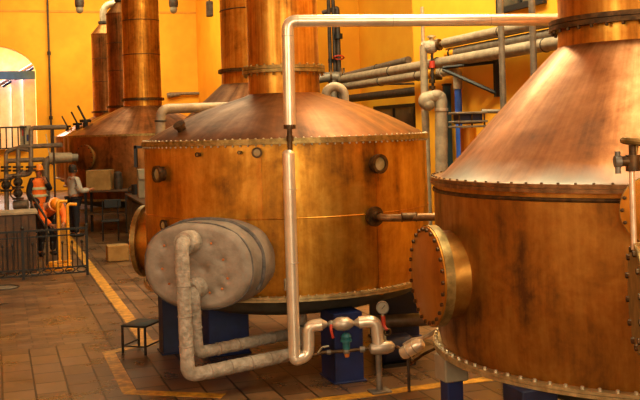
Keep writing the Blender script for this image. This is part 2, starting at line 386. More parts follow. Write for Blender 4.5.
# ------------------------------------------------------------------ pot stills
def flange(mb, c, r_in, r_out, z0, z1, seg=96):
    return mb.lathe([(r_in, z0), (r_out, z0), (r_out, z1), (r_in, z1)], c, (0, 0, 1), seg, True)
def pot_still(label, X, Y, Rb, zb, zr, shoulder, nr, zn, zc, ztop, mats, rivets=0, group=None, seams=True, cap=True, dish=.9, rim=None):
    """shoulder: list of (r, z) from the rim up to the neck foot; zn neck foot, zc collar height"""
    mb_, mc_, mn_ = mats; c = Vector((X, Y, 0))
    t = thing('pot_still', label, 'still', (X, Y, 0), group)
    body = MB().lathe([(Rb * .985, zb), (Rb, zb + .1), (Rb * 1.004, (zb + zr) / 2), (Rb, zr)], c, (0, 0, 1), 96).build('body', mb_, t)
    MB().lathe([(Rb, zr)] + shoulder + [(nr, zn)], c, (0, 0, 1), 96).build('shoulder', mc_, t, 60)
    nk = MB().lathe([(nr, zn - .03), (nr * .985, zn + .15), (nr * .97, (zn + ztop) / 2), (nr * .96, ztop)], c, (0, 0, 1), 64).build('neck', mn_, t)
    for zz in (zn + (ztop - zn) * .42, zn + (ztop - zn) * .7):
        MB().torus(c + Vector((0, 0, zz)), nr * .975, .012, seg=64).build('neck_seam', M_BRONZE, nk)
    hd = MB().lathe([(nr * .985, ztop - .03), (nr, ztop), (nr * .3, ztop + .45), (nr * .3, ztop + .5), (0, ztop + .5)], c, (0, 0, 1), 48).build('head_cone', mc_, t)
    ho = MB(); ho.cyl(c + Vector((0, 0, ztop + .45)), c + Vector((0, 0, ztop + .55)), nr * .42); ho.build('head_flange', M_DPIPE, t)
    MB().tube([c + Vector((0, 0, ztop + .5)), c + Vector((0, 0, ztop + 1.2)), c + NV * 1.6 + Vector((0, 0, ztop + 1.6))], nr * .27, .4, 16).build('vapour_pipe', M_LAG, t)
    cl = flange(flange(MB(), c, nr * .96, nr + .06, zc, zc + .035, 64), c, nr * .96, nr + .06, zc + .04, zc + .075, 64).build('neck_collar', M_BRASS if rivets else M_BRONZE, t)
    rf = flange(flange(MB(), c, Rb * .97, Rb + .03, zr - .035, zr - .008), c, Rb * .97, Rb + .028, zr - .006, zr + .02)
    bf = flange(flange(MB(), c, Rb * (dish + .04), Rb + .04, zb - .035, zb - .012), c, Rb * .95, Rb + .045, zb - .008, zb + .014)
    if rivets:
        nrf = len(rf.f)
        for p, n in circle(c + Vector((0, 0, zr + .022)), (0, 0, 1), Rb + .008, rivets): rf.ball(p, .010, 6)
        for p, n in circle(c + Vector((0, 0, zr - .045)), (0, 0, 1), Rb + .012, rivets): rf.ball(p, .010, 6)
        for p, n in circle(c + Vector((0, 0, zb + .018)), (0, 0, 1), Rb + .025, rivets): bf.ball(p, .011, 6)
    ro = rf.build('rim_flange', rim or M_BRASS, t)
    if rivets:
        ro.data.materials.append(M_STEEL)
        for q in ro.data.polygons[nrf:]: q.material_index = 1
    bf.build('base_flange', M_FLG, t)
    MB().lathe([(Rb * (dish + .06), zb - .03), (Rb * dish, zb - .15), (Rb * .65, zb - .27), (Rb * .3, zb - .33), (0, zb - .34)], c, (0, 0, 1), 64).build('kettle_bottom', M_DISH, t, 60)
    return t, c
def manway(t, base, n, rd, length, rf, mat, mdisc, nb, dome=.05, br=.016, fl_t=.03):
    """round side door: drum from the body out along n, flange ring, domed cover, bolts"""
    n = Vector(n).normalized(); base = Vector(base); e = base + n * length
    drum = MB().lathe([(rd * 1.06, -.35), (rd * 1.03, length * .3), (rd, length - .02)], base, n, 48).build('manway_drum', mat, t)
    fr = MB().lathe([(rd * .9, length - .02), (rf, length - .02), (rf, length + fl_t), (rd * .9, length + fl_t)], base, n, 56, True).build('manway_flange', M_BRASS, t)
    cv = MB().lathe([(rf * .98, length + fl_t), (rf * .98, length + fl_t + .012), (rf * .84, length + fl_t + .014), (rf * .78, length + fl_t + .02), (rf * .4, length + fl_t + dome * .8), (0, length + fl_t + dome)], base, n, 56).build('manway_cover', mdisc, t, 50)
    bolts('bolt', M_BRONZE if nb < 40 else M_STEEL, cv, circle(base + n * (length + fl_t + .012), n, rf * .92, nb), br, br * 1.3)
    return e + n * fl_t

# --- the large still in the middle
A0 = Vector((-.395, 10.8, 0)); RA_ = 1.585
shA = [(1.52, 2.455), (1.36, 2.54), (1.16, 2.64), (.95, 2.73), (.78, 2.79), (.6, 2.845), (.48, 2.88)]
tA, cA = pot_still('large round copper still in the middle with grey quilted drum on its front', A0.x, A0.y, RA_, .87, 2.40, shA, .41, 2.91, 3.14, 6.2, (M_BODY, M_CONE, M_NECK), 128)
def on_body(ax, Rb, px, z):
    """point and outward normal on a body cylinder seen at image column px, front side"""
    u = Vector(((px - 320) / F, 1, 0)); o = Vector((0, 0, 0)) - Vector((ax.x, ax.y, 0))
    a = u.dot(u); b = 2 * o.dot(u); c = o.dot(o) - Rb * Rb; s = (-b - math.sqrt(max(0, b * b - 4 * a * c))) / (2 * a)
    p = u * s; n = (p - Vector((ax.x, ax.y, 0))).normalized(); return Vector((p.x, p.y, z)), n
# body seams
sm = MB().torus((A0.x, A0.y, 1.64), RA_ + .005, .008, seg=96, ms=6); sm.build('body_seam', M_NECK, tA)
for px, z0, z1 in ((258, 1.64, 2.36), (376, .82, 2.36)):
    p, n = on_body(A0, RA_, px, 0); s_ = n.cross(Vector((0, 0, 1)))
    MB().box(p + n * .002 + Vector((0, 0, (z0 + z1) / 2)), (.05, .014, z1 - z0), math.atan2(-n.x, n.y)).build('body_seam', M_NECK, tA)
# sight ports and small fittings
def port(px, z, r, gl, name='sight_port', l=.09, t=None):
    p, n = on_body(A0, RA_, px, z)
    o = MB().lathe([(r, -.1), (r * 1.0, l * .5), (r * 1.15, l * .55), (r * 1.15, l), (r * .8, l), (r * .8, l * .6), (0, l * .6)], p, n, 28).build(name, M_BRONZE, tA)
    MB().lathe([(0, l * .8), (r * .78, l * .8), (r * .78, l * .55)], p, n, 24).build('port_glass', gl, o)
port(374, 2.5 - (164 - 127.5) * 9.5 / F, .085, M_PORT); port(162, 2.5 - (172 - 133.5) * 10.2 / F, .075, M_PORT)
port(257, 2.5 - (152.5 - 131) * 9.3 / F, .045, M_PORT, 'small_port', .05); port(163, 2.5 - (221 - 133.5) * 10.2 / F, .05, M_PORT, 'small_port', .04)
port(199, 2.5 - (154 - 132.5) * 9.6 / F, .02, M_BRASS, 'stud', .05); port(240, 2.5 - (152 - 131) * 9.3 / F, .016, M_BRASS, 'stud', .05)
p, n = on_body(A0, RA_, 284, 2.5 - (284 - 130) * 9.25 / F)
MB().bbox(p, (.09, .05, .12), math.atan2(-n.x, n.y), .01).build('inspection_plate', M_STEEL, tA)
q = Vector((A0.x - 1.6, A0.y - .3, 2.36)); MB().box(q + Vector((-.05, 0, -.1)), (.03, .06, .24)).box(q + Vector((-.02, 0, .0)), (.09, .06, .03)).build('lifting_hook', M_BLACK, tA)
# vent plug on the shoulder
pv = P(181, 128, 9.9); MB().lathe([(.05, -.08), (.05, .03), (.065, .03), (.065, .055), (0, .06)], pv, (-.35, -.5, .8), 18).build('shoulder_plug', M_BRONZE, tA)
# left manway, seen from its edge
nL = Vector((-.97, .2, 0)).normalized(); manway(tA, A0 + nL * RA_ + Vector((0, 0, 1.25)), nL, .36, .13, .42, M_NECK, M_MAN, 44, .1, .011)
# neck collar bolts
bolts('collar_bolt', M_BRASS, tA, circle(A0 + Vector((0, 0, 3.135)), (0, 0, -1), .445, 28), .012, .03)
bolts('collar_bolt', M_BRASS, tA, circle(A0 + Vector((0, 0, 3.215)), (0, 0, 1), .445, 28), .012, .02)

# quilted drum on the front of the still
nD = Vector((-.36, -.93, 0)).normalized(); rD = Vector((.93, -.36, 0)).normalized(); cD = Vector((-1.20, 8.92, 1.245))
HX, HZ, EX = .575, .41, 2.3
def bd(t, k=1.0):
    c, s = math.cos(t), math.sin(t)
    return (HX * k * math.copysign(abs(c) ** (2 / EX), c), HZ * k * math.copysign(abs(s) ** (2 / EX), s))
tufts = [(-.33, .19), (-.02, .25), (.17, .22), (.29, .07), (.33, -.1), (-.36, -.03), (-.29, -.17), (-.08, .03), (.1, -.02), (.14, -.24), (.27, -.2), (-.16, -.22), (-.12, .13)]
rows = [(k / 28, .045 - .02 * (k / 28) ** 3) for k in range(26)] + [(.95, .006), (.985, -.02), (1.0, -.05), (1.0, -.1), (.985, -.14), (1.01, -.2), (1.025, -.3), (1.02, -.4), (1.0, -.52), (.95, -.62), (.88, -.78)]
dv = []; df = []; SEG = 96
for i, (k, d) in enumerate(rows):
    for j in range(SEG):
        t = 2 * math.pi * j / SEG; x, z = bd(t, k); dd = d
        if d > -.02:
            for tx, tz in tufts: dd -= .024 * math.exp(-((x - tx) ** 2 + (z - tz) ** 2) / .0012) + .012 * math.exp(-((x - tx) ** 2 + (z - tz) ** 2) / .008)
        else:
            wv = 1 + .008 * math.sin(7 * t + i) + .006 * math.sin(13 * t + 2 * i); x *= wv; z *= wv
        dv.append(cD + rD * x + Vector((0, 0, z)) + nD * dd)
for i in range(len(rows) - 1):
    for j in range(SEG):
        j2 = (j + 1) % SEG
        df.append((i * SEG + j, i * SEG + j2, (i + 1) * SEG + j2, (i + 1) * SEG + j))
dm = MB().add(dv, df).build('quilted_drum', M_BLANKET, tA, 70, 'grey quilted insulation drum')
def band(k, d, r, t0, t1, name):
    pts = []
    for j in range(41):
        t = t0 + (t1 - t0) * j / 40; x, z = bd(t, k); pts.append(cD + rD * x + Vector((0, 0, z)) + nD * d)
    MB().tube(pts, r, 0, 8).build(name, M_SEAM, dm)
band(1.025, -.235, .02, -.55, 2.4, 'seam_band'); band(.995, -.03, .008, 0, 2 * math.pi, 'piping')
for tx, tz in tufts[:7] + tufts[9:11]:
    MB().ball(cD + rD * tx + Vector((0, 0, tz)) + nD * .012, .012, 8).build('tuft_button', M_ORANGE, dm)
# pipe stubs on the drum
for (x, y, Y, r, l) in ((190.5, 242, 8.88, .105, .13), (200, 287, 8.9, .09, .15)):
    p = P(x, y, Y); MB().lathe([(r, -.1), (r * 1.1, l * .4), (r, l), (r * .6, l + .01), (0, l - .02)], p, nD, 24).build('pipe_stub', M_WRAP, dm)

def straps(o, p, r):
    for a, b in list(zip(p, p[1:]))[2:4]:
        n = int((b - a).length / .22)
        for k in range(1, n): MB().torus(a.lerp(b, k / n), r, .005, b - a, 18, 6).build('strap', M_BLANKET, o)
# --- wrapped pipes from the drum down to the floor and away under the still
p1 = [P(188, 242, 8.86), P(182, 243, 8.68), P(182, 256, 8.64), P(188, 376, 8.66), P(288, 355, 9.35), P(302, 350.5, 9.75), P(302, 350.5, 9.75) + Vector((0, 0, .25))]
o = MB().tube(p1, .066, .1, 16, True, .07, .035).build('wrapped_pipe', M_WRAP)
straps(o, p1, .066)
tag(o, 'grey bandaged pipe dropping from the upper stub of the quilted drum, nearer of two', 'pipe')
p2 = [P(198, 288, 8.86), P(194, 292, 8.76), P(194, 302, 8.75), P(197.5, 353, 8.85), P(290, 334, 9.8), P(302, 331, 10.05), P(302, 331, 10.05) + Vector((0, 0, .2))]
o = MB().tube(p2, .058, .09, 16, True, .07, .035).build('wrapped_pipe', M_WRAP)
straps(o, p2, .058)
tag(o, 'grey bandaged pipe dropping from the lower stub of the quilted drum, behind its twin', 'pipe')

# --- blue pillars under the still
def pillar(label, corner, fw, dp, ztop, mat, rz=RA):
    m = Matrix.Rotation(rz, 3, 'Z'); c = Vector(corner) + m @ Vector((fw / 2, dp / 2, 0))
    o = thing('support_pillar', label, 'pillar', (c.x, c.y, 0))
    MB().bbox((c.x, c.y, ztop / 2), (fw, dp, ztop), rz, .008).build('post', mat, o)
    MB().bbox((c.x, c.y, .01), (fw + .04, dp + .04, .02), rz, .005).build('base_plate', mat, o)
pillar('blue steel pillar under the front of the middle still behind the pipe valves', (.08, 9.28, 0), .30, .42, .69, M_BLUE)
pillar('dark pillar beneath the quilted drum beside the black step stool', (-1.84, 10.72, 0), .34, .3, .64, M_BLUE2)
pillar('blue pillar in shade beneath the quilted drum behind the bandaged pipes', (-1.3, 10.55, 0), .46, .4, .60, M_BLUE)
pillar('shaded blue pillar under the far side of the middle still behind the dial gauge', (.62, 11.12, 0), .52, .3, .66, M_BLUE)

# --- the near still on the right
B0 = Vector((2.505, 7.3, 0)); RB = 1.63
shB = [(1.56, 2.12), (1.42, 2.26), (1.2, 2.5), (.98, 2.73), (.8, 2.92), (.7, 3.02)]
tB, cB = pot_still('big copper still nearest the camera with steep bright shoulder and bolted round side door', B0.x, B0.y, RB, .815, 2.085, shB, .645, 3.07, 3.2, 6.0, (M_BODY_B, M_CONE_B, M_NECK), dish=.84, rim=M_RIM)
bolts('base_bolt', M_STEEL, tB, circle(B0 + Vector((0, 0, .835)), (0, 0, 1), RB + .024, 96), .013, .014)
bolts('rim_bolt', M_BRONZE, tB, circle(B0 + Vector((0, 0, 2.108)), (0, 0, 1), RB + .012, 90), .009, .009)
bolts('collar_bolt', M_BRONZE, tB, circle(B0 + Vector((0, 0, 3.195)), (0, 0, -1), .68, 36), .013, .02)
MB().torus((B0.x, B0.y, 2.005), RB + .004, .014, seg=96).build('rim_bead', M_BRONZE, tB)
nB = Vector((-.97, -.24, 0)).normalized(); manway(tB, B0 + nB * RB + Vector((0, 0, 1.415)), nB, .31, .13, .365, M_BODY_B, M_MAN, 26, .05, .015, .045)
# small round hatch on the front right
nH = Vector((-.30, -.95, 0)).normalized(); manway(tB, B0 + nH * RB + Vector((0, 0, 1.96)), nH, .17, .08, .21, M_BODY_B, M_MAN, 16, .03, .012)
for px, w_, mat in ((444, .13, M_BLUE), (522, .2, M_BLUE2)):
    p, n = on_body(B0, RB - .05, px, 0)
    o = thing('still_leg', 'blue leg with pale block under the near still by the yellow line' if px < 500 else 'dark leg under the front of the near still', 'leg', (p.x, p.y, 0))
    MB().bbox((p.x, p.y, .295), (w_, w_, .59), RA, .006).build('post', mat, o)
    MB().bbox((p.x, p.y, .685), (w_ + .06, w_ + .06, .19), RA, .008).build('head_block', M_CREAM if px < 500 else mat, o)
    MB().bbox((p.x, p.y, .008), (w_ + .08, w_ + .08, .016), RA, .004).build('foot_plate', mat, o)

# --- still between them, further back on the right row
shE = [(1.9, 2.52), (1.5, 2.87), (1.1, 3.22), (.9, 3.4)]
pot_still('copper still half hidden behind the middle still, only neck and steep shoulder showing', -1.29, 20.3, 1.93, .9, 2.46, shE, .79, 3.5, 3.74, 7.2, (M_FAR, M_CONE, M_NECK))
# --- three far stills of the left row
def far_shoulder(Rb, nr, zr, zn): return [(Rb * .86, zr + (zn - zr) * .2), (Rb * .6, zr + (zn - zr) * .58), (nr * 1.25, zr + (zn - zr) * .93)]
for lab, X, Y, vents in (('far copper still beyond the counter, the one with the widest neck of its row', -5.01, 27.0, 1),
                  ('copper still second from the far wall with pointed neck top', -6.89, 33.5, 1),
                  ('farthest small copper still by the yellow back wall with grey pipe on top', -8.98, 40.0, 1)):
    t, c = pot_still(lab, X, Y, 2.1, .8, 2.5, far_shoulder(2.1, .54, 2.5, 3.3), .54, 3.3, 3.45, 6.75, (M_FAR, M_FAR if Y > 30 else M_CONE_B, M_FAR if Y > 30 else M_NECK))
    v = Vector((X - 1.5, Y - .6, 2.6)); 
    MB().cyl(v, v + Vector((0, 0, .3)), .07).cyl(v + Vector((0, 0, .28)), v + Vector((0, 0, .36)), .16).tube([v + Vector((0, 0, .34)), v + Vector((-.2, 0, .75))], .03).build('vent_valve', M_BLACK, t)
    if Y < 30:
        n = Vector((-.55, -.83, 0)).normalized(); manway(t, c + n * 2.1 + Vector((0, 0, 1.93)), n, .26, .12, .34, M_FAR, M_FAR, 14, .05, .02)
o = thing('lagged_pipe', 'fat pale grey pipe running from the far still door to the left behind workers', 'pipe', P(60, 158, 24.8))
a = P(78, 157.5, 24.75); b = P(45, 158.5, 24.5); g = Vector((b.x, b.y, 0))
MB().tube([a, b, g], .1, .25, 16).build('pipe', M_PIPE, o); MB().cyl(P(72, 157.5, 24.72), P(49, 158.4, 24.53), .125, .15, 20).build('sleeve', M_LAG, o)

# ------------------------------------------------------------------ aluminium vapour line in front of the middle still
t = thing('aluminium_pipe', 'tall bright aluminium pipe rising before the middle still then running right overhead', 'pipe', P(294, 358, 8.9))
Pb, Pt = P(294.5, 357, 8.9), P(287.5, 21, 8.9); Pe = P(575, 19.5, 9.1); Pr = Pb.lerp(Pt, .995)
Pt = Vector((Pt.x, Pt.y, Pt.z))
Pm0, Pm1 = Pb.lerp(Pt, .617), Pb.lerp(Pt, .685)
MB().lathe([(0, 0), (.057, 0), (.057, (Pm0 - Pb).length - .03), (.03, (Pm0 - Pb).length), (0, (Pm0 - Pb).length)], Pb, Pt - Pb, 24).build('cladding', M_ALU, t)
MB().tube([Pm1, Pt, Pe], .057, .09, 24).build('cladding', M_ALU, t)
MB().cyl(Pb.lerp(Pt, .58), Pb.lerp(Pt, .72), .024).cyl(Pm1 - Vector((0, 0, .02)), Pm1 + Vector((0, 0, .02)), .058).build('bare_pipe', M_BRONZE, t)
for k in (.28, .5, .955):
    p = Pb.lerp(Pt, k); MB().torus(p, .057, .003, (Pt - Pb), 24, 6).build('joint_band', M_ALU2, t)
for k in (.035, .36, .7):
    p = Pt.lerp(Pe, k); MB().torus(p, .057, .003, (Pe - Pt), 24, 6).build('joint_band', M_ALU2, t)
p = Pb.lerp(Pt, .65); MB().cyl(p, p + Vector((0, .3, .0)), .02).cyl(p - Vector((0, 0, .025)), p + Vector((0, 0, .025)), .034).build('stay_bracket', M_BRONZE, t)
# low run of valves: silver bends
Y9 = 8.95
t2 = thing('aluminium_pipe', 'short aluminium S-bend at the foot of the tall pipe leading to the red lever valve', 'pipe', P(305, 356, Y9))
MB().tube([Pb + Vector((-.01, 0, .02)), P(296, 360, 8.9), P(308, 355, Y9), P(308.5, 326, Y9), P(322, 324.5, Y9)], .058, .07, 20).build('cladding', M_ALU, t2)
MB().cyl(P(321, 324.5, Y9), P(327, 324, Y9), .058, .025, 18).build('end_cone', M_ALU2, t2)
for q in ((303, 357), (308.4, 337), (312, 326)): pass
t3 = thing('lever_valve', 'small steel valve with red lever before the blue pillar', 'valve', P(331, 324, Y9))
MB().cyl(P(325, 324.2, Y9), P(337, 323.8, Y9), .02).ball(P(331, 324, Y9), .035).build('valve_body', M_PIPE, t3)
MB().tube([P(331, 325, Y9 - .03), P(331, 330, Y9 - .06), P(333, 338, Y9 - .06)], .013, .01, 8).build('lever', M_RED, t3)
t4 = thing('insulated_fitting', 'rounded aluminium-clad fitting between the red lever valve and the next bend', 'fitting', P(342, 324, Y9))
MB().lathe([(.02, -.11), (.035, -.09), (.062, -.05), (.066, 0), (.062, .05), (.035, .09), (.02, .11)], P(342.5, 323.8, Y9), P(348, 323.5, Y9) - P(337, 324, Y9), 20).build('cladding', M_ALU2, t4)
MB().cyl(P(352, 323.4, Y9), P(361, 322.6, Y9), .016).build('nipple', M_PIPE, t4)
t5 = thing('aluminium_pipe', 'aluminium bend turning down beside the dial gauge to a capped foot', 'pipe', P(377, 345, Y9))
MB().tube([P(359, 322.5, Y9), P(376, 320.5, Y9), P(378.5, 346, Y9)], .058, .08, 20).build('cladding', M_ALU, t5)
MB().cyl(P(354, 323, Y9), P(360, 322.4, Y9), .022, .056, 18).build('end_cone', M_ALU2, t5)
MB().lathe([(0, -.14), (.045, -.12), (.062, -.07), (.064, .03), (.05, .09), (.02, .115), (0, .12)], P(383, 347.5, Y9), (1, .15, .04), 18).build('foot_fitting', M_ALU2, t5)
t6 = thing('pressure_gauge', 'round dial pressure gauge on a red stem under the middle still', 'gauge', P(384, 344, Y9))
g = P(382.5, 307.5, Y9 - .02); MB().lathe([(0, .03), (.055, .03), (.06, .02), (.06, -.022), (.052, -.022), (.052, -.014)], g, (0, -1, 0) if False else (0, 1, 0), 28).build('case', M_PIPE, t6)
MB().lathe([(0, -.016), (.052, -.016)], g, (0, 1, 0), 28).build('dial', M_DIAL, t6)
MB().box(g + Vector((.008, -.019, .008)), (.045, .003, .005), M=Matrix.Rotation(-.8, 3, 'Y')).build('needle', M_BLACK, t6)
MB().tube([P(382.7, 314, Y9), P(385.5, 343, Y9)], .012, 0, 10).build('stem', M_STEEL, t6)
MB().cyl(P(383, 316, Y9), P(384, 326, Y9), .02).tube([P(384, 326, Y9 - .02), P(387, 330, Y9 - .05)], .014).build('cock', M_RED, t6)
MB().torus(P(387.5, 332, Y9 - .03), .03, .009, (0.2, -1, 0), 20, 6).build('pigtail', M_BRONZE, t6)
t7 = thing('small_bore_pipe', 'thin rusty pipe running low before the blue pillar through the teal valve', 'pipe', P(340, 352, Y9))
MB().tube([P(311, 355, Y9), P(319, 354, Y9), P(322, 352.5, Y9), P(346, 351, Y9), P(372, 348, Y9)], .016, .02, 10).build('pipe', M_BRONZE, t7)
MB().cyl(P(360, 349.5, Y9), P(365, 349, Y9), .03).cyl(P(327, 352.3, Y9), P(331, 352, Y9), .024).build('coupling', M_PIPE, t7)
MB().tube([P(318, 353, Y9 - .03), P(322, 347, Y9 - .06), P(329, 346, Y9 - .06)], .008, .02, 8).build('lever', M_STEEL, t7)
t8 = thing('steam_valve', 'teal diaphragm valve with orange drain cap on the thin rusty pipe', 'valve', P(347, 351, Y9))
MB().cyl(P(346.5, 349, Y9), P(346.2, 340, Y9), .035).cyl(P(346.2, 341.5, Y9), P(346.2, 339.5, Y9), .055).lathe([(.045, 0), (.05, .03), (.03, .06), (0, .065)], P(346.2, 339.5, Y9), (0, 0, 1), 18).build('bonnet', M_TEAL, t8)
MB().ball(P(346.5, 351, Y9), .036).build('body', M_PIPE, t8); MB().cyl(P(346.8, 352, Y9), P(347, 357, Y9), .03, .02).build('drain_cap', M_ORANGE, t8)
t9 = thing('pipe_stand', 'steel post with square foot plate holding up the capped bend by the gauge', 'stand', P(378, 378, 9.0))
b = P(378, 374, 9.15); b.z = 0
tp = P(378.5, 352, Y9); MB().cyl((tp.x, b.y - .18, 0.02), (tp.x, b.y - .18, tp.z), .03).build('post', M_PIPE, t9); MB().bbox((tp.x, b.y - .18, .012), (.2, .16, .024), RA, .006).build('foot_plate', M_PIPE, t9)
t10 = thing('condensate_trap', 'tilted short aluminium-clad pipe between the two stills low down', 'pipe', P(414, 346, 8.9))
MB().tube([P(388, 347, Y9), P(398, 347, Y9), P(403, 352, 8.9)], .014, .02, 10).build('pipe', M_BRONZE, t10)
MB().lathe([(0, -.01), (.05, 0), (.062, .03), (.062, .2), (.04, .24), (0, .25)], P(402, 354, 8.9), P(424, 342, 8.8) - P(402, 354, 8.9), 18).build('cladding', M_ALU, t10)
for k in (.3, .6): MB().torus(P(402, 354, 8.9).lerp(P(424, 342, 8.8), k), .063, .005, P(424, 342, 8.8) - P(402, 354, 8.9), 18, 6).build('joint_band', M_ALU2, t10)
MB().tube([P(402, 358, 9.0), P(414, 361, 9.0), P(424, 354, 8.9), P(440, 346, 8.8)], .014, .03, 10).ball(P(412, 360.5, 9.0), .03).build('drain_pipe', M_BRONZE, t10)
MB().tube([P(404, 345, 9.0), P(412, 340, 8.95), P(424, 338, 8.9), P(433, 333, 8.8), P(436, 331, 8.7)], .02, .04, 10).build('upper_pipe', M_ALU2, t10)
MB().tube([P(408, 356, 8.95), Vector((P(408, 356, 8.95).x, 8.95, 0))], .015).build('leg', M_DPIPE, t10)
# pump lump on the floor behind
t11 = thing('motor', 'dark rounded pump motor on the floor under the middle still', 'motor', (.75, 9.9, 0))
MB().lathe([(0, -.22), (.1, -.21), (.15, -.16), (.15, .14), (.1, .2), (0, .22)], (.72, 10.0, .17), NV, 24).build('housing', M_BLUE2, t11)
MB().box((.72, 10.0, .02), (.36, .24, .04), RA).build('foot', M_BLACK, t11)
o = MB().tube([P(372, 322, 10.85), P(440, 318.5, 10.85), P(520, 316, 10.85), Vector((P(520, 316, 10.85).x, 10.85, 0))], .075, .12, 16).build('lagged_pipe', M_PIPE)
tag(o, 'dark grey horizontal pipe in shade under the middle still behind the gauge', 'pipe')

# nozzle pipe on the right flank of the middle still
p, n = on_body(A0, RA_, 369, 2.5 - (216 - 127.5) * 9.5 / F)
t = thing('branch_pipe', 'slim copper pipe running from the middle still flank toward the near still', 'pipe', p)
MB().lathe([(.085, -.06), (.085, .04), (.1, .04), (.1, .07), (.05, .075), (.045, .12)], p, n, 28).build('nozzle_flange', M_BRONZE, t)
e1 = p + n * .16; e2 = P(437, 217, 9.25); e3 = P(500, 215, 9.2)
MB().tube([p + n * .05, e1 + Vector((.03, 0, -.01)), e2, e3, Vector((e3.x, e3.y, 0))], .038, .08, 16).build('pipe', M_RIM, t)
k = e1.lerp(e2, .5); MB().cyl(k - Vector((.07, 0, 0)), k + Vector((.07, 0, 0)), .043).torus(k - Vector((.07, 0, 0)), .042, .008, (1, 0, 0), 18, 6).torus(k + Vector((.07, 0, 0)), .042, .008, (1, 0, 0), 18, 6).build('clamp', M_BRONZE, t)

# hoop of lagged pipe behind the neck, and the swan pipe behind the left shoulder
ctr = P(335, 96, 12.75)
pts = [Vector((ctr.x - .125, 12.75, 0)), Vector((ctr.x - .125, 12.75, ctr.z))] + [ctr + Vector((-.125 * math.cos(math.pi * k / 12), 0, .125 * math.sin(math.pi * k / 12))) for k in range(1, 12)] + [Vector((ctr.x + .125, 12.75, ctr.z)), Vector((ctr.x + .125, 12.75, 0))]
o = MB().tube(pts, .062, 0, 16).build('lagged_pipe', M_LAG); tag(o, 'grey hooped pipe bend peeping up behind the middle still neck', 'pipe')
a = P(160, 128, 12.9); b = P(161, 109, 12.9); c = P(235, 106.5, 13.6)
t = thing('lagged_pipe', 'grey elbow pipe behind the sloping shoulder of the middle still', 'pipe', (a.x, a.y, 0))
MB().tube([Vector((a.x, a.y, 0)), a, b, c, c + Vector((.3, .3, -2.9)) if False else c], .068, .15, 18).build('pipe', M_LAG, t)
cz = Vector((c.x, c.y, 0)); MB().cyl(cz, c, .05).build('rear_leg', M_LAG, t)
MB().torus(P(160.5, 121, 12.9), .072, .012, (0, 0, 1), 24, 6).build('joint_band', M_DPIPE, t)

# ------------------------------------------------------------------ right wall pipes
def wall_pipe(label, w, a0, a1, z, r, mat, bands=(), stick=None, z1=None):
    o = thing('wall_pipe', label, 'pipe', R(w, a0, z)); z1 = z if z1 is None else z1
    p0, p1 = R(w, a0, z), R(w, a1, z1)
    MB().cyl(p0, p1, r, seg=20).build('lagging', mat, o)
    for k in bands: MB().torus(p0.lerp(p1, k), r + .002, .012, DV, 20, 6).build('joint_band', M_DPIPE, o)
    if stick:
        for k in stick:
            q = p0.lerp(p1, k); MB().cyl(q - DV * .16, q + DV * .16, r + .004, seg=20).build('marker_sleeve', M_YPAINT, o)
            MB().cyl(q - DV * .03, q + DV * .03, r + .006, seg=20).build('marker_stripe', M_BLACK, o)
    for k in (.25, .8):
        q = p0.lerp(p1, k); W_ = WR if (a0 + (a1 - a0) * k) < 16.5 else WR2
        e = q + NV * (W_ - w + .05); MB().cyl(q, e, .022, seg=8).build('wall_stay', M_DPIPE, o)
    return o
wall_pipe('long grey wall pipe, the longest one reaching back into the recess', 7.25, 7, 19.6, 3.57, .095, M_LAG, (.35, .62, .78))
wall_pipe('grey wall pipe just under the longest one, ending at the blue downpipe', 7.25, 14.6, 19.6, 3.41, .088, M_LAG, (.2, .55), (.06,))
wall_pipe('topmost grey wall pipe starting at the lagged valve', 7.25, 7, 14.5, 3.885, .085, M_LAG, (.3, .75))
wall_pipe('shaded grey wall pipe second from the top with yellow marker sleeve', 7.3, 7, 14.4, 3.705, .09, M_PIPE, (.5,), (.5, .99))
wall_pipe('dull pipe in the recess highest of those behind the thin uprights', 8.6, 19, 25, 3.95, .08, M_PIPE, (.3,), None, 3.80)  # both recess pipes get darker greys that stand in for shade
wall_pipe('dark lowest pipe in the recess above the barred window', 8.9, 18.2, 25, 3.28, .1, M_DPIPE, (.1,))
# thin uprights in the recess with flanges
for x0, lab in ((331, 'thin dark upright pipe by the middle still neck, first of three'), (335.5, 'thin dark upright pipe between the other two by the neck'), (339.5, 'short flanged dark upright pipe with a hand wheel')):
    pb = P(x0, 85, 22.5); o = thing('upright_pipe', lab, 'pipe', (pb.x, pb.y, 0))
    top = P(x0, 12, 22.5).z if x0 > 338 else CE
    MB().cyl((pb.x, pb.y, 0), (pb.x, pb.y, top), .045 if x0 < 338 else .055).build('pipe', M_DPIPE, o)
    if x0 > 338:
        for yy in (35, 37.5): 
            q = P(x0, yy, 22.5); MB().cyl((pb.x, pb.y, q.z - .03), (pb.x, pb.y, q.z + .03), .11).build('flange', M_BLACK, o)
        q = P(x0, 58, 22.5); MB().torus((pb.x, pb.y - .15, q.z), .12, .02, (0, 0.3, 1), 24, 6).build('hand_wheel', M_RED, o)
        MB().tube([(pb.x, pb.y, top - .02), (pb.x, pb.y, top + .1), (pb.x - .35, pb.y + .1, top)], .055, .08).build('elbow', M_DPIPE, o)
    else:
        q = P(x0, 61, 22.5); MB().cyl((pb.x, pb.y, q.z - .05), (pb.x, pb.y, q.z + .05), .055).build('flange', M_BLACK, o)
hv = P(320, 72, 21); t = thing('valve_header', 'dark flanged pipe header with a round bend just right of the middle still neck', 'pipe', hv)
MB().tube([P(312, 80, 20.9), P(326, 77, 20.9), P(340, 76.5, 20.9), R(7.25, 19.75, 3.57)], .11, .1).build('header', M_PIPE, t)
for x in (330, 340, 343): MB().cyl(P(x, 76.5, 20.9), P(x + 2, 76.4, 20.9), .19).build('flange', M_BRONZE, t)
MB().tube([P(333, 76, 20.9), Vector((P(333, 76, 20.9).x, 20.9, 0))], .08).build('leg', M_PIPE, t)

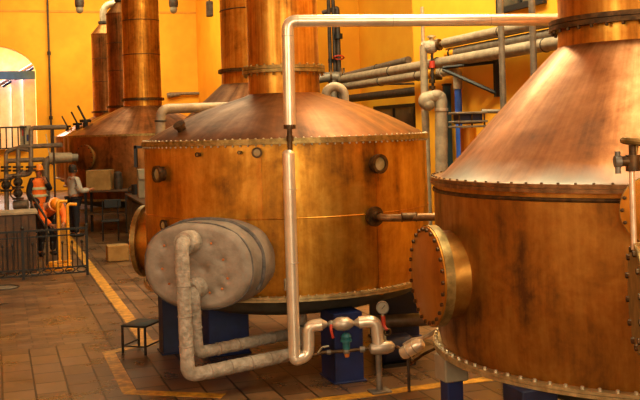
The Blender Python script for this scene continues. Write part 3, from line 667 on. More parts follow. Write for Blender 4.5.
# cluster at the wall between the stills
Yc = 16.3
t = thing('riser_pipe', 'slim grey vertical pipe with open top beside the right edge of the middle still', 'pipe', (P(426, 120, Yc).x, Yc, 0))
x = P(425.5, 120, Yc).x; MB().cyl((x, Yc, 0), (x, Yc, P(424, 7, Yc).z), .032).build('pipe', M_ALU2, t); MB().cyl((x, Yc, .3), (x, Yc, P(424, 46, Yc).z), .065).build('lagging', M_LAG, t)
t = thing('lagged_valve', 'lumpy lagged valve with small bonnet at the start of the topmost wall pipe', 'valve', P(431, 46, Yc))
v = P(430.5, 47, Yc); MB().ball(v, .13, 16, (1.1, 1, .9)).ball(v + Vector((.12, 0, .06)), .08).ball(v + Vector((-.1, 0, .04)), .07).build('lagging', M_WRAP, t)
MB().cyl(v + Vector((.02, 0, .08)), v + Vector((.02, 0, .2)), .045).cyl(v + Vector((.02, 0, .16)), v + Vector((.02, 0, .19)), .08).build('bonnet', M_STEEL, t)
e = R(7.25, 14.6, 3.885); MB().tube([v + Vector((.05, 0, .06)), v.lerp(e, .6), e], .05, .05).cyl(v.lerp(e, .62), v.lerp(e, .8), .1).build('stub', M_BRONZE, t)
t = thing('drop_pipe', 'thin pipe with dark red couplings dropping from the lagged valve', 'pipe', P(432, 70, Yc))
a = P(432, 50, Yc); b = P(433, 96, Yc); MB().cyl(a, b, .025).build('pipe', M_DPIPE, t)
for y0, y1 in ((61, 68), (79, 83), (86, 89)): MB().cyl(P(432.2, y0, Yc), P(432.2, y1, Yc), .055).build('coupling', M_RED if y0 == 61 else M_BRONZE, t)
e = R(7.25, 14.9, 3.41); q = P(432.3, 75, Yc); MB().tube([q, q.lerp(e, .5), e], .045).cyl(q + Vector((.05, 0, 0)), q + Vector((.16, 0, 0)), .09).build('side_arm', M_BRONZE, t)
t = thing('lagged_downpipe', 'thick lagged downpipe with lumpy elbow between the two stills', 'pipe', (P(441, 120, Yc).x, Yc, 0))
Yd = 16.0; a = P(427, 99, Yd); b = P(441, 96, Yd); c = P(441.5, 165, Yd)
MB().tube([a, P(431, 97, Yd), b, c, Vector((c.x, c.y, 0))], .105, .14, 18, True, .05, .08).build('lagging', M_LAG, t)
MB().ball(P(426.5, 101, Yd), .14, 16, (1, .8, 1.1)).ball(P(431, 97, Yd), .12, 14, (1.1, .9, .9)).ball(P(436, 95.5, Yd), .12, 14, (1.2, 1, .8)).ball(P(428, 104, Yd), .12, 14).build('lagged_elbow', M_LAG, t)
MB().cyl(P(441.3, 108, Yd), P(441.3, 111, Yd), .116).build('joint_band', M_ALU2, t)
t = thing('blue_downpipe', 'blue vertical pipe under the elbow of the second wall pipe', 'pipe', P(459, 100, 15.9))
e = R(7.25, 14.6, 3.41); k = P(457.5, 74, 15.9); MB().tube([e, Vector((k.x, k.y, 3.41)), Vector((k.x, k.y, 3.1))], .075, .1).build('elbow', M_LAG, t)
MB().cyl(Vector((k.x, k.y, 3.15)), Vector((k.x, k.y, 0)), .06).build('pipe', M_BLUE3, t)
x = P(447.5, 100, 16.8); o = thing('cable_riser', 'dark teal upright box trunk against the yellow wall beside the blue downpipe', 'duct', (x.x, 16.6, 0)); q = R(7.38, 15.2, 0)
MB().bbox(R(7.4, 14.8, 1.6), (.12, .1, 3.2), RA, .01).build('trunk', M_NAVYT, o); MB().bbox(R(7.4, 14.8, 3.2), (.14, .12, .04), RA, .01).build('cap', M_BLACK, o)
t = thing('wall_bracket', 'black angled strut bracket on the yellow wall under the wall pipes', 'bracket', P(470, 82, 15.5))
a, b = R(7.05, 14.2, 3.42), R(7.46, 13.2, 2.98); MB().tube([a, b], .032, 0, 6).build('strut', M_BLACK, t)
MB().tube([R(7.05, 14.2, 3.45), R(7.46, 13.2, 3.47)], .03, 0, 6).build('arm', M_BLACK, t); MB().box(R(7.47, 13.2, 3.22), (.06, .08, .6), RA).build('wall_plate', M_BLACK, t)
# spirit safe: dark glazed box on a copper pedestal
Ys = 13.6
b = P(468, 122, Ys); t = thing('spirit_safe', 'dark glazed cabinet on a copper pedestal half hidden behind the near still shoulder', 'cabinet', (b.x, Ys, 0))
MB().cyl((b.x, Ys, 0), (b.x, Ys, P(468, 128, Ys).z), .115, .115, 24).build('pedestal', M_MAN, t)
zt, zm = P(468, 113, Ys).z, P(468, 128, Ys).z
for z in (zt, zm + .02, zm + .09): MB().bbox((b.x, Ys, z), (.48, .3, .03), RA, .006).build('shelf', M_PIPE, t)
MB().box((b.x, Ys, (zt + zm) / 2 + .03), (.36, .2, zt - zm - .06), RA).build('dark_glass', M_BLUE2, t)
for sx in (-1, 0, 1):
    q = Vector((b.x, Ys, 0)) + NV * sx * .2 - DV * .12; MB().cyl(q + Vector((0, 0, zm)), q + Vector((0, 0, zt)), .014, seg=8).build('post', M_BRONZE, t)
MB().tube([(b.x + .2, Ys, zt + .02), P(505, 111.5, Ys), P(540, 110, Ys)], .03).build('outlet_pipe', M_PIPE, t)
# two tall vertical risers behind the near still shoulder
for x0, lab in ((504, 'tall bare grey vertical pipe behind the near still, the one under the window corner'), (535.5, 'tall bare grey vertical pipe closest to the near still neck')):
    u = (x0 - 320) / F; a_ = 6.8 * (.946 - .324 * u) / (.324 + .946 * u); q = R(6.8, a_, 0)
    o = MB().cyl(q, q + Vector((0, 0, CE)), .045, seg=16).build('vertical_pipe', M_PIPE); tag(o, lab, 'pipe')

# ------------------------------------------------------------------ right foreground fittings
Yf = 4.7
t = thing('flanged_pipe', 'bolted pipe flange seen edge on at the right border before the near still', 'pipe', P(640, 300, Yf))
c = P(639, 298, Yf); ax = Vector((1, -.19, 0)).normalized()
fl = MB().lathe([(0, -.02), (.27, -.02), (.275, -.015), (.275, .02), (.16, .02)], c, ax, 48).build('flange', M_BRASS, t)
bolts('bolt', M_BRONZE, fl, circle(c - ax * .022, -ax, .24, 12, .2), .016, .014)
MB().tube([c, c + ax * .7, c + ax * .7 - Vector((0, 0, c.z))], .16, .25, 24).build('pipe', M_BODY_B, t)
t = thing('steel_stand', 'brown steel stand at the lower right corner beneath the flange', 'stand', (c.x + .05, Yf, 0))
q = c + ax * .07; MB().box((q.x, q.y, (c.z - .272) / 2), (.2, .24, c.z - .272), 0, None, .5).build('column', M_WOOD, t); MB().box((q.x, q.y, .01), (.3, .34, .02)).build('foot_plate', M_WOOD, t)
t = thing('gauge_valve', 'brass stop valve on a slim bright upright at the right border', 'valve', P(630, 160, Yf))
b = P(634, 246, Yf); a = P(633, 165, Yf); b2 = Vector((b.x, c.y, c.z + .24))
MB().cyl(b2, a, .014).build('upright', M_ALU, t)
MB().cyl(a - Vector((0, 0, .03)), a + Vector((0, 0, .05)), .035).tube([a + Vector((-.07, 0, .02)), a + Vector((.2, 0, .02))], .026).cyl(a + Vector((0, 0, .05)), a + Vector((0, 0, .1)), .018).build('body', M_BRONZE, t)
MB().torus(P(637, 142, Yf), .065, .018, (0.15, 0, 1), 28, 8).cyl(P(637, 140, Yf) - Vector((.06, 0, 0)), P(637, 140, Yf) + Vector((.06, 0, 0)), .012).cyl(P(635, 154, Yf), P(637, 141, Yf), .012).build('hand_wheel', M_BRASS, t)
MB().cyl(a + Vector((-.06, 0, .02)), a + Vector((-.09, 0, .02)), .03).cyl(a + Vector((-.075, 0, .07)), a + Vector((-.075, 0, -.04)), .014).build('tap', M_PIPE, t)

# ------------------------------------------------------------------ stool
Ys = 10.95; t = thing('step_stool', 'low black metal step stool on the tiles beside the dark pillar', 'stool', (-2.12, Ys, 0))
rz = -.32; m = Matrix.Rotation(rz, 3, 'Z'); sc = Vector((-2.13, 10.98, 0)); hx, hy, hz = .16, .2, .33
MB().bbox(sc + Vector((0, 0, hz - .012)), (2 * hx, 2 * hy, .024), rz, .006).build('seat', M_BLACK, t)
for sx in (-1, 1):
    for sy in (-1, 1):
        q = sc + m @ Vector((sx * (hx - .015), sy * (hy - .015), 0)); MB().box(q + Vector((0, 0, (hz - .02) / 2)), (.022, .022, hz - .02), rz).build('leg', M_BLACK, t)
for sx in (-1, 1):
    MB().box(sc + m @ Vector((sx * (hx - .015), 0, .09)), (.014, 2 * hy - .03, .014), rz).build('stretcher', M_BLACK, t)
MB().box(sc + m @ Vector((0, -(hy - .015), .09)), (2 * hx - .03, .014, .014), rz).build('stretcher', M_BLACK, t)

# ------------------------------------------------------------------ fence and left hand area
fr0 = Vector((-4.26, 17.1, 0)); fdir = -NV; t = thing('railing', 'low black wrought iron railing with ring frieze on the tiles', 'fence', fr0)
FL = 2.2
def rail(z, s=.035): 
    c = fr0 + fdir * FL / 2; MB().box((c.x, c.y, z), (FL, .025, s), RA).build('rail', M_BLACK, t)
for z in (.85, .74, .17, .06): rail(z, .035 if z > .8 else .022)
for k in (0, 1, 2):
    q = fr0 + fdir * FL * k / 2; MB().box((q.x, q.y, .44), (.045, .045, .88), RA).ball((q.x, q.y, .9), .035, 10).build('post', M_BLACK, t)
nbar = 26
for k in range(1, nbar):
    if k * 2 == nbar: continue
    q = fr0 + fdir * FL * k / nbar; top = .85 if k % 2 == 0 else .60
    MB().cyl((q.x, q.y, .17), (q.x, q.y, top), .011, seg=8).build('bar', M_BLACK, t)
    if k % 2: MB().ball((q.x, q.y, .61), .022, 8, (1, 1, 1.6)).build('bar_tip', M_BLACK, t)
for k in range(11):
    q = fr0 + fdir * (.1 + .2 * k); mb = MB(); pts = []
    for j in range(17):
        a = 2 * math.pi * j / 16; pts.append(q + NV * (.085 * math.cos(a)) + Vector((0, 0, .115 + .042 * math.sin(a))))
    mb.tube(pts, .011, 0, 6); mb.build('ring', M_BLACK, t)
# timber chest behind the railing
cc = P(10, 272, 18.0); t = thing('timber_chest', 'dark brown boarded timber chest with pale lid behind the railing', 'chest', (-6.05, 17.75, 0))
cx, cy = -6.0, 17.75
MB().box((cx, cy, .54), (1.2, .6, 1.08), RA).build('body', M_WOOD, t)
for k in range(9):
    q = Vector((cx, cy, .54)) + NV * (-.54 + k * .135) - DV * .31; MB().box(q, (.11, .025, 1.06), RA).build('board', M_WOOD, t)
MB().bbox((cx, cy, 1.11), (1.28, .7, .06), RA, .01).build('lid', M_LAG, t)
# pipe manifold
Ym = 20.3; t = thing('pipe_manifold', 'cluster of grey flanged pipes and valves standing behind the timber chest', 'pipes', (P(18, 180, Ym).x, Ym, 0))
def V0(x, y, Y=Ym): return P(x, y, Y)
def G(x, Y=Ym): p = P(x, 200, Y); return Vector((p.x, p.y, 0))
for pts, r in (([V0(20, 173), V0(31, 172), V0(31, 128), V0(66, 127)], .05), ([G(17.5), V0(18, 147), V0(62, 145)], .05), ([G(6), V0(6, 161), V0(44, 159.5)], .05), ([V0(6, 175), V0(6, 152), V0(16, 148), V0(29, 150)], .045), ([V0(6, 177), V0(30, 174), V0(31, 160)], .05)):
    MB().tube(pts, r, .08, 12).build('pipe', M_PIPE, t)
for x in (6, 18, 31):
    for y in (167, 170.5): 
        q = V0(x, y); MB().cyl(q - Vector((0, 0, .022)), q + Vector((0, 0, .022)), .11).build('flange', M_DPIPE, t)
for x, y in ((18, 182), (6, 185), (18, 193)):
    q = V0(x, y); MB().ball(q, .1, 12).cyl(q - Vector((0, 0, .1)), q - Vector((0, 0, .14)), .12).cyl(q + Vector((0, 0, .1)), q + Vector((0, 0, .14)), .12).cyl(q, q + Vector((0, -.2, 0)), .03).torus(q + Vector((0, -.2, 0)), .1, .015, (0, 1, 0), 18, 6).build('valve', M_DPIPE, t)
MB().tube([V0(53, 127), Vector((V0(53, 127).x, Ym, 0))], .022).build('pipe', M_DPIPE, t)
q = V0(22, 205); MB().cyl(V0(14, 205), V0(28, 204), .1).build('drum_fitting', M_PIPE, t); MB().cyl(q, Vector((q.x, q.y, 0)), .06).build('leg', M_PIPE, t)
MB().cyl(V0(46, 134), V0(49, 153), .012).build('stay', M_STEEL, t)
# diagonal stair handrails
t = thing('stair_handrail', 'sloping dark handrail beside the pit behind the railing', 'handrail', G(40, 18.6))
MB().tube([P(31, 194, 19.2), P(46, 218, 18.4), Vector((P(46, 218, 18.4).x, 18.4, 0))], .024).tube([P(31, 204, 19.2), P(46, 228, 18.4)], .018).tube([P(31, 194, 19.2), Vector((P(31, 194, 19.2).x, 19.2, 0))], .024).build('rail', M_DPIPE, t)
# yellow hoops
for x0, lab in ((56.5, 'yellow safety post before the bending worker, with bent top'), (66, 'yellow safety post between the bending worker and the table')):
    b = G(x0 + 1, 19.0); tp = P(x0, 201 if x0 < 60 else 204, 19.0); tp.x = b.x
    o = thing('safety_post', lab, 'post', b); MB().tube([b, tp, tp + Vector((.16, .1, -.02))], .032, .08, 12).build('hoop', M_YPAINT, o); MB().cyl(b, b + Vector((0, 0, .02)), .08).build('foot_plate', M_YPAINT, o)
# yellow coiled hose on the floor by the posts
pts = [Vector((-4.95 + .25 * math.cos(k * .5) * (1 - k * .004), 17.75 + .2 * math.sin(k * .5), .015 + k * .0025)) for k in range(60)]
o = MB().tube(pts, .014, 0, 8).build('hose', M_YPAINT); tag(o, 'yellow hose coiled on the tiles behind the railing', 'hose')
# drain cover
q = P(4, 288, 2375 / (288 - 138.5)); o = thing('drain_cover', 'round metal drain cover in the tiles before the railing', 'cover', (q.x, q.y, 0))
MB().lathe([(0, .01), (.17, .01), (.21, .008), (.22, 0)], (q.x, q.y, 0), (0, 0, 1), 36).build('lid', M_PIPE, o); MB().torus((q.x, q.y, .008), .24, .012, seg=36).build('rim', M_DPIPE, o)

# ------------------------------------------------------------------ table, counter, boxes
t = thing('work_table', 'dark work table before the far still with a cardboard box on it', 'table', (-5.55, 24.35, 0))
MB().bbox((-5.5, 24.5, 1.08), (1.15, .7, .05), 0, .008).build('tabletop', M_WOOD, t)
for sx in (-.52, .52):
    for sy in (-.3, .3): MB().box((-5.5 + sx, 24.5 + sy, .53), (.06, .06, 1.06)).build('leg', M_BLACK, t)
MB().box((-5.5, 24.5, .5), (1.04, .6, .03)).build('shelf', M_WOOD, t)
t = thing('cardboard_box', 'tan cardboard box on the dark work table', 'box', (-5.7, 24.35, 1.105))
MB().bbox((-5.70, 24.5, 1.36), (.62, .5, .51), 0, .008).build('carton', M_TAN, t); MB().box((-5.70, 24.5, 1.618), (.62, .06, .004)).build('tape', M_CREAM, t)
o = MB().lathe([(0, 0), (.1, 0), (.12, .2), (.1, .42), (.06, .46), (0, .47)], (-5.22, 24.4, 1.105), (0, 0, 1), 20).build('jar', M_DPIPE); tag(o, 'dark jar beside the cardboard box on the work table', 'jar')
# counter running toward the camera
t = thing('counter', 'long dark counter running from the work table toward the middle still', 'counter', (-3.9, 21, 0))
c0, c1 = Vector((-3.35, 18.7, 0)), Vector((-4.8, 23.4, 0)); cd = (c1 - c0); ca = math.atan2(cd.y, cd.x); side = Vector((cd.y, -cd.x, 0)).normalized(); cm = (c0 + c1) / 2 + side * .2
MB().bbox((cm.x, cm.y, 1.03), (cd.length + .1, .48, .045), ca, .008).build('worktop', M_WOOD, t)
MB().box((cm.x, cm.y, .53), (cd.length, .36, .96), ca).build('carcass', M_BLACK, t)
for k in range(7):
    q = c0.lerp(c1, (k + .5) / 7) ; MB().box((q.x, q.y, .52), (cd.length / 7 - .05, .04, .84), ca).build('front_panel', M_DPIPE, t)
q = Vector((-4.05, 21.7, 1.0525)); t = thing('dispenser_box', 'tall pale grey cabinet box standing on the counter', 'box', q)
MB().bbox(q + Vector((0, 0, .33)), (.24, .3, .66), ca, .01).build('casing', M_CREAM, t); MB().box(q + Vector((-.02, -.16, .5)), (.14, .03, .14), ca - math.pi / 2).build('panel', M_LAG, t)
q = Vector((-3.72, 20.9, 1.0525)); t = thing('bottle', 'small clear bottle with blue cap on the counter beside the pale box', 'bottle', q)
MB().lathe([(0, 0), (.05, 0), (.05, .14), (.025, .18), (.025, .2), (0, .2)], q, (0, 0, 1), 16).build('glass', M_WHITE, t); MB().cyl(q + Vector((0, 0, .19)), q + Vector((0, 0, .24)), .035).build('cap', M_BLUE, t)
q = Vector((-4.5, 23.0, 1.0525)); t = thing('mug', 'black mug on the counter behind the pale box', 'mug', q)
MB().lathe([(0, 0), (.1, 0), (.11, .24), (.095, .24), (.09, .02), (0, .02)], q, (0, 0, 1), 20).build('cup', M_BLACK, t); MB().torus(q + Vector((-.12, 0, .12)), .06, .015, (0, 1, 0), 16, 6).build('handle', M_BLACK, t)
# chair under the table
q = Vector((-4.75, 22.2, 0)); t = thing('metal_chair', 'dark metal chair standing before the work table', 'chair', (-5.0, 22.6, 0))
cx, cy = -5.05, 22.6
MB().bbox((cx, cy, .47), (.42, .42, .04), .2, .01).build('seat', M_BLACK, t); MB().bbox((cx + .02, cy + .2, .86), (.4, .03, .2), .2, .008).build('backrest', M_BLACK, t)
mm = Matrix.Rotation(.2, 3, 'Z')
for sx in (-1, 1):
    for sy in (-1, 1):
        o_ = mm @ Vector((sx * .18, sy * .18, 0)); h = .46 if sy < 0 else .95
        MB().cyl((cx + o_.x, cy + o_.y, 0), (cx + o_.x, cy + o_.y, h), .015, seg=8).build('leg', M_BLACK, t)
# step blocks
q = P(117, 256, 18.9); o = MB().bbox((q.x, 18.95, .16), (.42, .34, .32), RA, .015).build('step_block', M_TAN); tag(o, 'tan wooden step block on the floor by the counter', 'box')
# ------------------------------------------------------------------ people
def skin_mesh(name, joints, edges, mat, parent, sub=2, root=None):
    names = list(joints); idx = {k: i for i, k in enumerate(names)}; off = wloc(parent)
    me = bpy.data.meshes.new(name); me.from_pydata([tuple(Vector(joints[k][0]) - off) for k in names], [(idx[a], idx[b]) for a, b in edges], [])
    o = bpy.data.objects.new(name, me); COL.objects.link(o); o.parent = parent; me.materials.append(mat)
    sk = o.modifiers.new('skin', 'SKIN'); sk.use_smooth_shade = True
    for k in names:
        d = me.skin_vertices[0].data[idx[k]]; r = joints[k][1]; d.radius = r if isinstance(r, tuple) else (r, r)
        d.use_root = (k == (root or names[0]))
    s = o.modifiers.new('sub', 'SUBSURF'); s.levels = sub; s.render_levels = sub
    return o
def person(label, base, yaw, pose, clothes, group=None):
    """pose: joint -> local (x right, y forward, z up)"""
    t = thing('person', label, 'person', base, group); m = Matrix.Rotation(yaw, 3, 'Z'); b = Vector(base)
    def W_(v): return b + m @ Vector(v)
    J = {}; E = []
    rad = dict(pelvis=(.135, .125), belly=(.128, .118), chest=(.15, .125), neck0=.07, neck=.052, head=.085, crown=.085, top=.055, shl=.07, shr=.07, ell=.046, elr=.046, wrl=.03, wrr=.03, hal=.035, har=.035,
               hil=.095, hir=.095, knl=.06, knr=.06, anl=.042, anr=.042, tol=.04, tor=.04, hel=.045, her=.045)
    for k, v in pose.items(): J[k] = (W_(v), rad[k])
    E = [('pelvis', 'belly'), ('belly', 'chest'), ('chest', 'neck0'), ('neck0', 'neck'), ('neck', 'head'), ('head', 'crown'), ('crown', 'top')]
    for s in 'lr':
        E += [('chest', 'sh' + s), ('sh' + s, 'el' + s), ('el' + s, 'wr' + s), ('wr' + s, 'ha' + s), ('pelvis', 'hi' + s), ('hi' + s, 'kn' + s), ('kn' + s, 'an' + s), ('an' + s, 'to' + s)]
    JJ = dict(J)
    for s, sg in (('l', -1), ('r', 1)):   # fingers and thumb
        w, h = Vector(pose['wr' + s]), Vector(pose['ha' + s]); d = (h - w).normalized(); sd = d.cross(Vector((0, 1, .01))).normalized(); dn = d.cross(sd)
        for i in range(4):
            a_ = h + d * .035 + sd * (.024 * (i - 1.5)); L_ = (.034, .04, .037, .028)[i]; b_ = a_ + d * L_ + dn * .006; c_ = b_ + d * L_ * .7 + dn * .02
            for nm, p_, r_ in (('f%s%da' % (s, i), a_, .0095), ('f%s%db' % (s, i), b_, .0085), ('f%s%dc' % (s, i), c_, .007)): JJ[nm] = (W_(p_), r_)
            E += [('ha' + s, 'f%s%da' % (s, i)), ('f%s%da' % (s, i), 'f%s%db' % (s, i)), ('f%s%db' % (s, i), 'f%s%dc' % (s, i))]
        a_ = w + d * .03 + sd * (.04 * sg); b_ = a_ + d * .03 + sd * .012 * sg; JJ['t%sa' % s] = (W_(a_), .011); JJ['t%sb' % s] = (W_(b_), .009); E += [('wr' + s, 't%sa' % s), ('t%sa' % s, 't%sb' % s)]
    body = skin_mesh('body', JJ, E, M_SKIN, t)
    # face: nose, ears, eyes, mouth
    hd, cw = Vector(pose['head']), Vector(pose['crown']); upv = (cw - hd).normalized(); fw = Vector(pose.get('face', (0, 1, 0))) if 'face' in pose else None
    sh = (Vector(pose['shr']) - Vector(pose['shl'])).normalized(); fw = upv.cross(sh).normalized()
    cen = (hd + cw) / 2
    MB().ball(W_(cen + fw * .098 - upv * .01), .016, 8, (1, 1, 1.5)).build('nose', M_SKIN, body)
    MB().ball(W_(cen + sh * .09), .022, 8, (.6, 1, 1.3)).build('ear', M_SKIN, body); MB().ball(W_(cen - sh * .09), .022, 8, (.6, 1, 1.3)).build('ear', M_SKIN, body)
    for q in (-1, 1): MB().ball(W_(cen + fw * .082 + sh * .03 * q + upv * .02), .011, 8).build('eye', M_HAIR, body)
    MB().ball(W_(cen + fw * .083 - upv * .05), .016, 8, (1.6, .6, .5)).build('mouth', M_RED, body)
    def garment(name, keys, edges, mat, grow, root, extra=None):
        G_ = {}
        for k in keys:
            r = rad[k]; r = tuple(q + grow for q in r) if isinstance(r, tuple) else r + grow; G_[k] = (J[k][0], r)
        if extra:
            for k, (p_, r) in extra.items(): G_[k] = (W_(p_), r)
        return skin_mesh(name, G_, edges, mat, t, 2, root)
    leg_e = [('pelvis', 'hil'), ('pelvis', 'hir'), ('hil', 'knl'), ('knl', 'anl'), ('hir', 'knr'), ('knr', 'anr')]
    garment('trousers', ['pelvis', 'hil', 'hir', 'knl', 'knr', 'anl', 'anr'], leg_e, clothes['trousers'], .022, 'pelvis')
    arm_e = [('belly', 'chest'), ('chest', 'shl'), ('shl', 'ell'), ('ell', 'wrl'), ('chest', 'shr'), ('shr', 'elr'), ('elr', 'wrr')]
    garment('jacket', ['belly', 'chest', 'shl', 'shr', 'ell', 'elr', 'wrl', 'wrr', 'pelvis'], arm_e + [('pelvis', 'belly')], clothes['jacket'], .032, 'chest')
    for s in 'lr': 
        a_, b_ = Vector(pose['an' + s]), Vector(pose['to' + s]); a_ = a_.copy(); a_.z = .045; dd = (b_ - a_); yw = math.atan2((m @ dd).y, (m @ dd).x)
        c_ = W_(a_ + dd * .4); MB().bbox((c_.x, c_.y, b[2] + .045), (.27, .1, .09), yw, .03).build('shoe', M_BLACK, t)
    if clothes.get('vest'):
        pel, che, nk_ = Vector(pose['pelvis']), Vector(pose['chest']), Vector(pose['neck0'])
        axl = (che - pel).normalized(); shv = (Vector(pose['shr']) - Vector(pose['shl'])).normalized(); fwv = axl.cross(shv)
        mb = MB(); rows_ = [(-.1, .205, .165), (.0, .205, .165), (.16, .2, .16), (.32, .215, .168), (.42, .225, .168), (.48, .2, .14), (.525, .13, .095)]
        for h_, a_, d_ in rows_:
            for k in range(28):
                tt = 2 * math.pi * k / 28; mb.v.append(tuple(W_(pel + axl * h_ + shv * a_ * math.cos(tt) + fwv * d_ * math.sin(tt))))
        for r_ in range(len(rows_) - 1):
            for k in range(28): mb.f.append((r_ * 28 + k, r_ * 28 + (k + 1) % 28, r_ * 28 + 28 + (k + 1) % 28, r_ * 28 + 28 + k))
        v = mb.build('vest', clothes['vest'], t, 70)
        for k in (.22, .7):
            c_ = pel.lerp(che, k)
            mb = MB().lathe([(.222, -.032), (.226, 0), (.222, .032), (.2, .03), (.2, -.03)], (0, 0, 0), (0, 0, 1), 28, True)
            axd = (m @ (che - pel)).normalized(); Q = Vector((0, 0, 1)).rotation_difference(axd).to_matrix() @ m
            mb.v = [tuple(W_(c_) + Q @ Vector((p_[0] * 1.02, p_[1] * .82, p_[2]))) for p_ in mb.v]
            mb.build('reflective_band', M_BAND, v)
    hc = W_(cen + upv * .045); axd = (m @ upv).normalized()
    if clothes.get('helmet'):
        h = MB().lathe([(.118, -.01), (.12, .02), (.112, .07), (.085, .115), (.045, .138), (0, .145)], hc, axd, 28).lathe([(.112, -.012), (.15, -.015), (.15, -.006), (.112, 0)], hc, axd, 28, True).build('helmet', M_HELMET, t)
        MB().ball(hc + (m @ fw) * .12, .045, 12, (1.2, 1.2, .25)).build('peak', M_HELMET, h)
    else:
        MB().lathe([(.1, -.09), (.106, -.02), (.104, .04), (.085, .085), (.05, .105), (0, .11)], hc - (m @ fw) * .018, axd, 24).build('hair', M_HAIR, t, 60)
    return t
stand = dict(pelvis=(0, 0, .96), belly=(0, .01, 1.12), chest=(0, 0, 1.34), neck0=(0, 0, 1.47), neck=(0, .01, 1.53), head=(0, .02, 1.6), crown=(0, .02, 1.69), top=(0, .01, 1.75),
             shl=(-.19, 0, 1.42), shr=(.19, 0, 1.42), ell=(-.27, .1, 1.17), elr=(.28, -.02, 1.14), wrl=(-.07, .24, 1.36), wrr=(.27, .1, .9), hal=(-.04, .22, 1.44), har=(.27, .13, .82),
             hil=(-.1, 0, .9), hir=(.1, 0, .9), knl=(-.11, .02, .49), knr=(.11, .02, .49), anl=(-.11, 0, .08), anr=(.11, 0, .08), tol=(-.13, .14, .04), tor=(.13, .14, .04))
person('standing worker in orange helmet and orange vest with pale bands, one hand raised', (-7.12, 23.9, 0), math.radians(180 + 50), stand, dict(trousers=M_NAVY, jacket=M_NAVY, vest=M_HIVIS, helmet=True))
desk = dict(stand); desk.update(ell=(-.25, .08, 1.13), elr=(.25, .08, 1.13), wrl=(-.2, .33, 1.16), wrr=(.2, .33, 1.16), hal=(-.19, .41, 1.16), har=(.19, .41, 1.16))
person('person in white shirt and dark trousers standing with their back turned at the table', (-6.2, 23.7, 0), math.radians(-50), desk, dict(trousers=M_NAVY, jacket=M_SHIRT))
bend = dict(pelvis=(0, -.12, .86), belly=(0, .06, .98), chest=(0, .27, 1.08), neck0=(0, .38, 1.1), neck=(0, .44, 1.1), head=(0, .51, 1.08), crown=(0, .59, 1.11), top=(0, .65, 1.12),
            shl=(-.19, .31, 1.06), shr=(.19, .31, 1.06), ell=(-.23, .45, .82), elr=(.23, .45, .82), wrl=(-.14, .64, .7), wrr=(.14, .64, .7), hal=(-.1, .71, .68), har=(.1, .71, .68),
            hil=(-.1, -.12, .82), hir=(.1, -.12, .82), knl=(-.12, .06, .47), knr=(.12, .04, .47), anl=(-.13, -.06, .08), anr=(.13, -.06, .08), tol=(-.14, .09, .04), tor=(.14, .09, .04))
person('worker bending forward in bright orange jacket and orange helmet behind the yellow posts', (-5.84, 20.1, 0), math.radians(-145), bend, dict(trousers=M_NAVY, jacket=M_HIVIS, helmet=True))

# ------------------------------------------------------------------ back wall fittings, beyond the arch
p0 = P(47, 60, 43); wv = 2.3
def back(w, z, d=.14): return R(w, AB - d, z)
def wcol(x):
    u = (x + 2.7 - 320) / F; return AB * (.324 + .946 * u) / (.946 - .324 * u)
t = thing('conduit', 'thin dark drain pipe running down the yellow back wall beside the arch', 'pipe', back(wcol(48.5), 0))
q = wcol(48.5); MB().cyl(back(q, 1.2), back(q, CE), .045).build('pipe', M_DPIPE, t)
for z in (6.4, 3.4): MB().cyl(back(q, z - .08), back(q, z + .08), .085).build('joint', M_BLACK, t)
t = thing('bracketed_pipe', 'short horizontal grey pipe bracketed on the yellow back wall', 'pipe', back(wcol(180), 4.4))  # plain horizontal pipe on wall brackets, carries no lamp
a, b = wcol(167), wcol(201); MB().cyl(back(a, 4.42, .2), back(b, 4.42, .2), .07).cyl(back(a - .1, 4.34, .2), back(a + .5, 4.4, .2), .13, .1).build('pipe', M_PIPE, t)
MB().cyl(back(b, 4.42, .2), back(b, 3.9, .2), .05).cyl(back(b, 4.0, .2), back(b, 4.0, 0), .05).cyl(back(a + .2, 4.42, .2), back(a + .2, 4.42, 0), .05).build('bracket', M_DPIPE, t)
for x0, lab in ((79.5, 'pendant lamp with grey cap hanging before the back wall by the far still tops'), (173.5, 'pendant lamp with clear bulb hanging between two copper necks')):
    q = P(x0, 4, 32); o = thing('pendant_lamp', lab, 'lamp', (q.x, q.y, CE))
    MB().cyl((q.x, q.y, q.z + .15), (q.x, q.y, CE), .02, seg=8).build('cord', M_BLACK, o)
    MB().lathe([(.14, -.1), (.16, .0), (.15, .2), (.08, .3), (0, .3)], q, (0, 0, 1), 24).build('cap', M_PIPE, o)
    MB().ball((q.x, q.y, q.z - .18), .13, 16, (1, 1, 1.1)).build('bulb', M_LED, o)
q = P(209.5, 9, 31); o = thing('loudspeaker', 'dark grey box loudspeaker high by the back corner beside a copper neck', 'speaker', q)
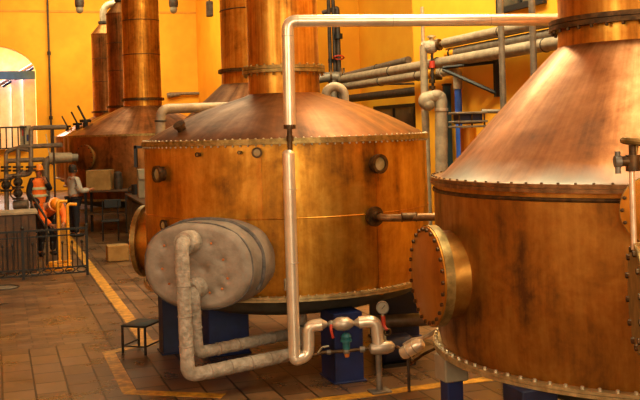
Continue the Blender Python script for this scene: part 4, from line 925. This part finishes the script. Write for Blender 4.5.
MB().bbox(q, (.2, .25, .5), .3, .02).build('cabinet', M_PIPE, o); MB().cyl(q + Vector((0, 0, .25)), (q.x, q.y, CE), .02).build('hanger', M_BLACK, o)
o = MB().cyl(R(-6, 33, 7.55), R(9.4, 33, 7.55), .05).build('overhead_conduit', M_DPIPE); tag(o, 'thin horizontal conduit across the room near the top of the back wall', 'pipe')
# beyond the arch: white slatted balustrade with sloping blue capped rail, beam, shelf
t = thing('white_balustrade', 'white slatted panel fence with sloping rail seen through the arch', 'balustrade', R(0, 48.2, 0))
for k in range(8):
    w = -2.4 + k * .55; zt = 3.3 + (w + 2.4) * .62
    MB().box(R(w + .2, 48.2, zt / 2), (.58, .1, zt), RA + .45).build('panel', M_WHITE, t)
MB().tube([R(-2.6, 48.05, 3.3), R(2.1, 48.05, 6.2)], .09).build('sloping_rail', M_LAG, t); MB().tube([R(-2.6, 48.15, 3.12), R(2.1, 48.15, 6.02)], .07).build('lower_rail', M_BLUE, t)
o = MB(); span_o = o.box(R(-1, 47.6, 5.5), (8, .2, .4), RA).build('blue_beam', M_BLUE3); tag(span_o, 'blue painted steel beam across the hall beyond the arch', 'beam')
MB().box(R(-4.9, 47.6, 2.7), (.2, .2, 5.4), RA).build('post', M_BLUE, span_o); MB().box(R(2.9, 47.6, 2.7), (.2, .2, 5.4), RA).build('post', M_BLUE, span_o)
t = thing('bottle_shelf', 'black railing shelf on the arch sill with small dark objects', 'shelf', R(0, 45.8, 2.0))
MB().box(R(-.4, 45.85, 2.04), (3.6, .3, .06), RA).build('shelf', M_DPIPE, t); MB().box(R(-.4, 45.8, 3.0), (3.6, .06, .07), RA).build('top_rail', M_BLACK, t)
for k in range(14): MB().box(R(-2.1 + k * .26, 45.8, 2.5), (.06, .05, .95), RA).build('bar', M_BLACK, t)
o = MB().box(R(1.35, 45.92, 2.6), (.5, .05, .95), RA).build('poster', M_CREAM); tag(o, 'pale notice board standing at the corner of the arch sill', 'sign')
MB().box(R(1.25, 45.89, 2.75), (.12, .03, .3), RA).build('red_patch', M_RED, o); MB().box(R(1.45, 45.89, 2.5), (.12, .03, .3), RA).build('blue_patch', M_BLUE, o)
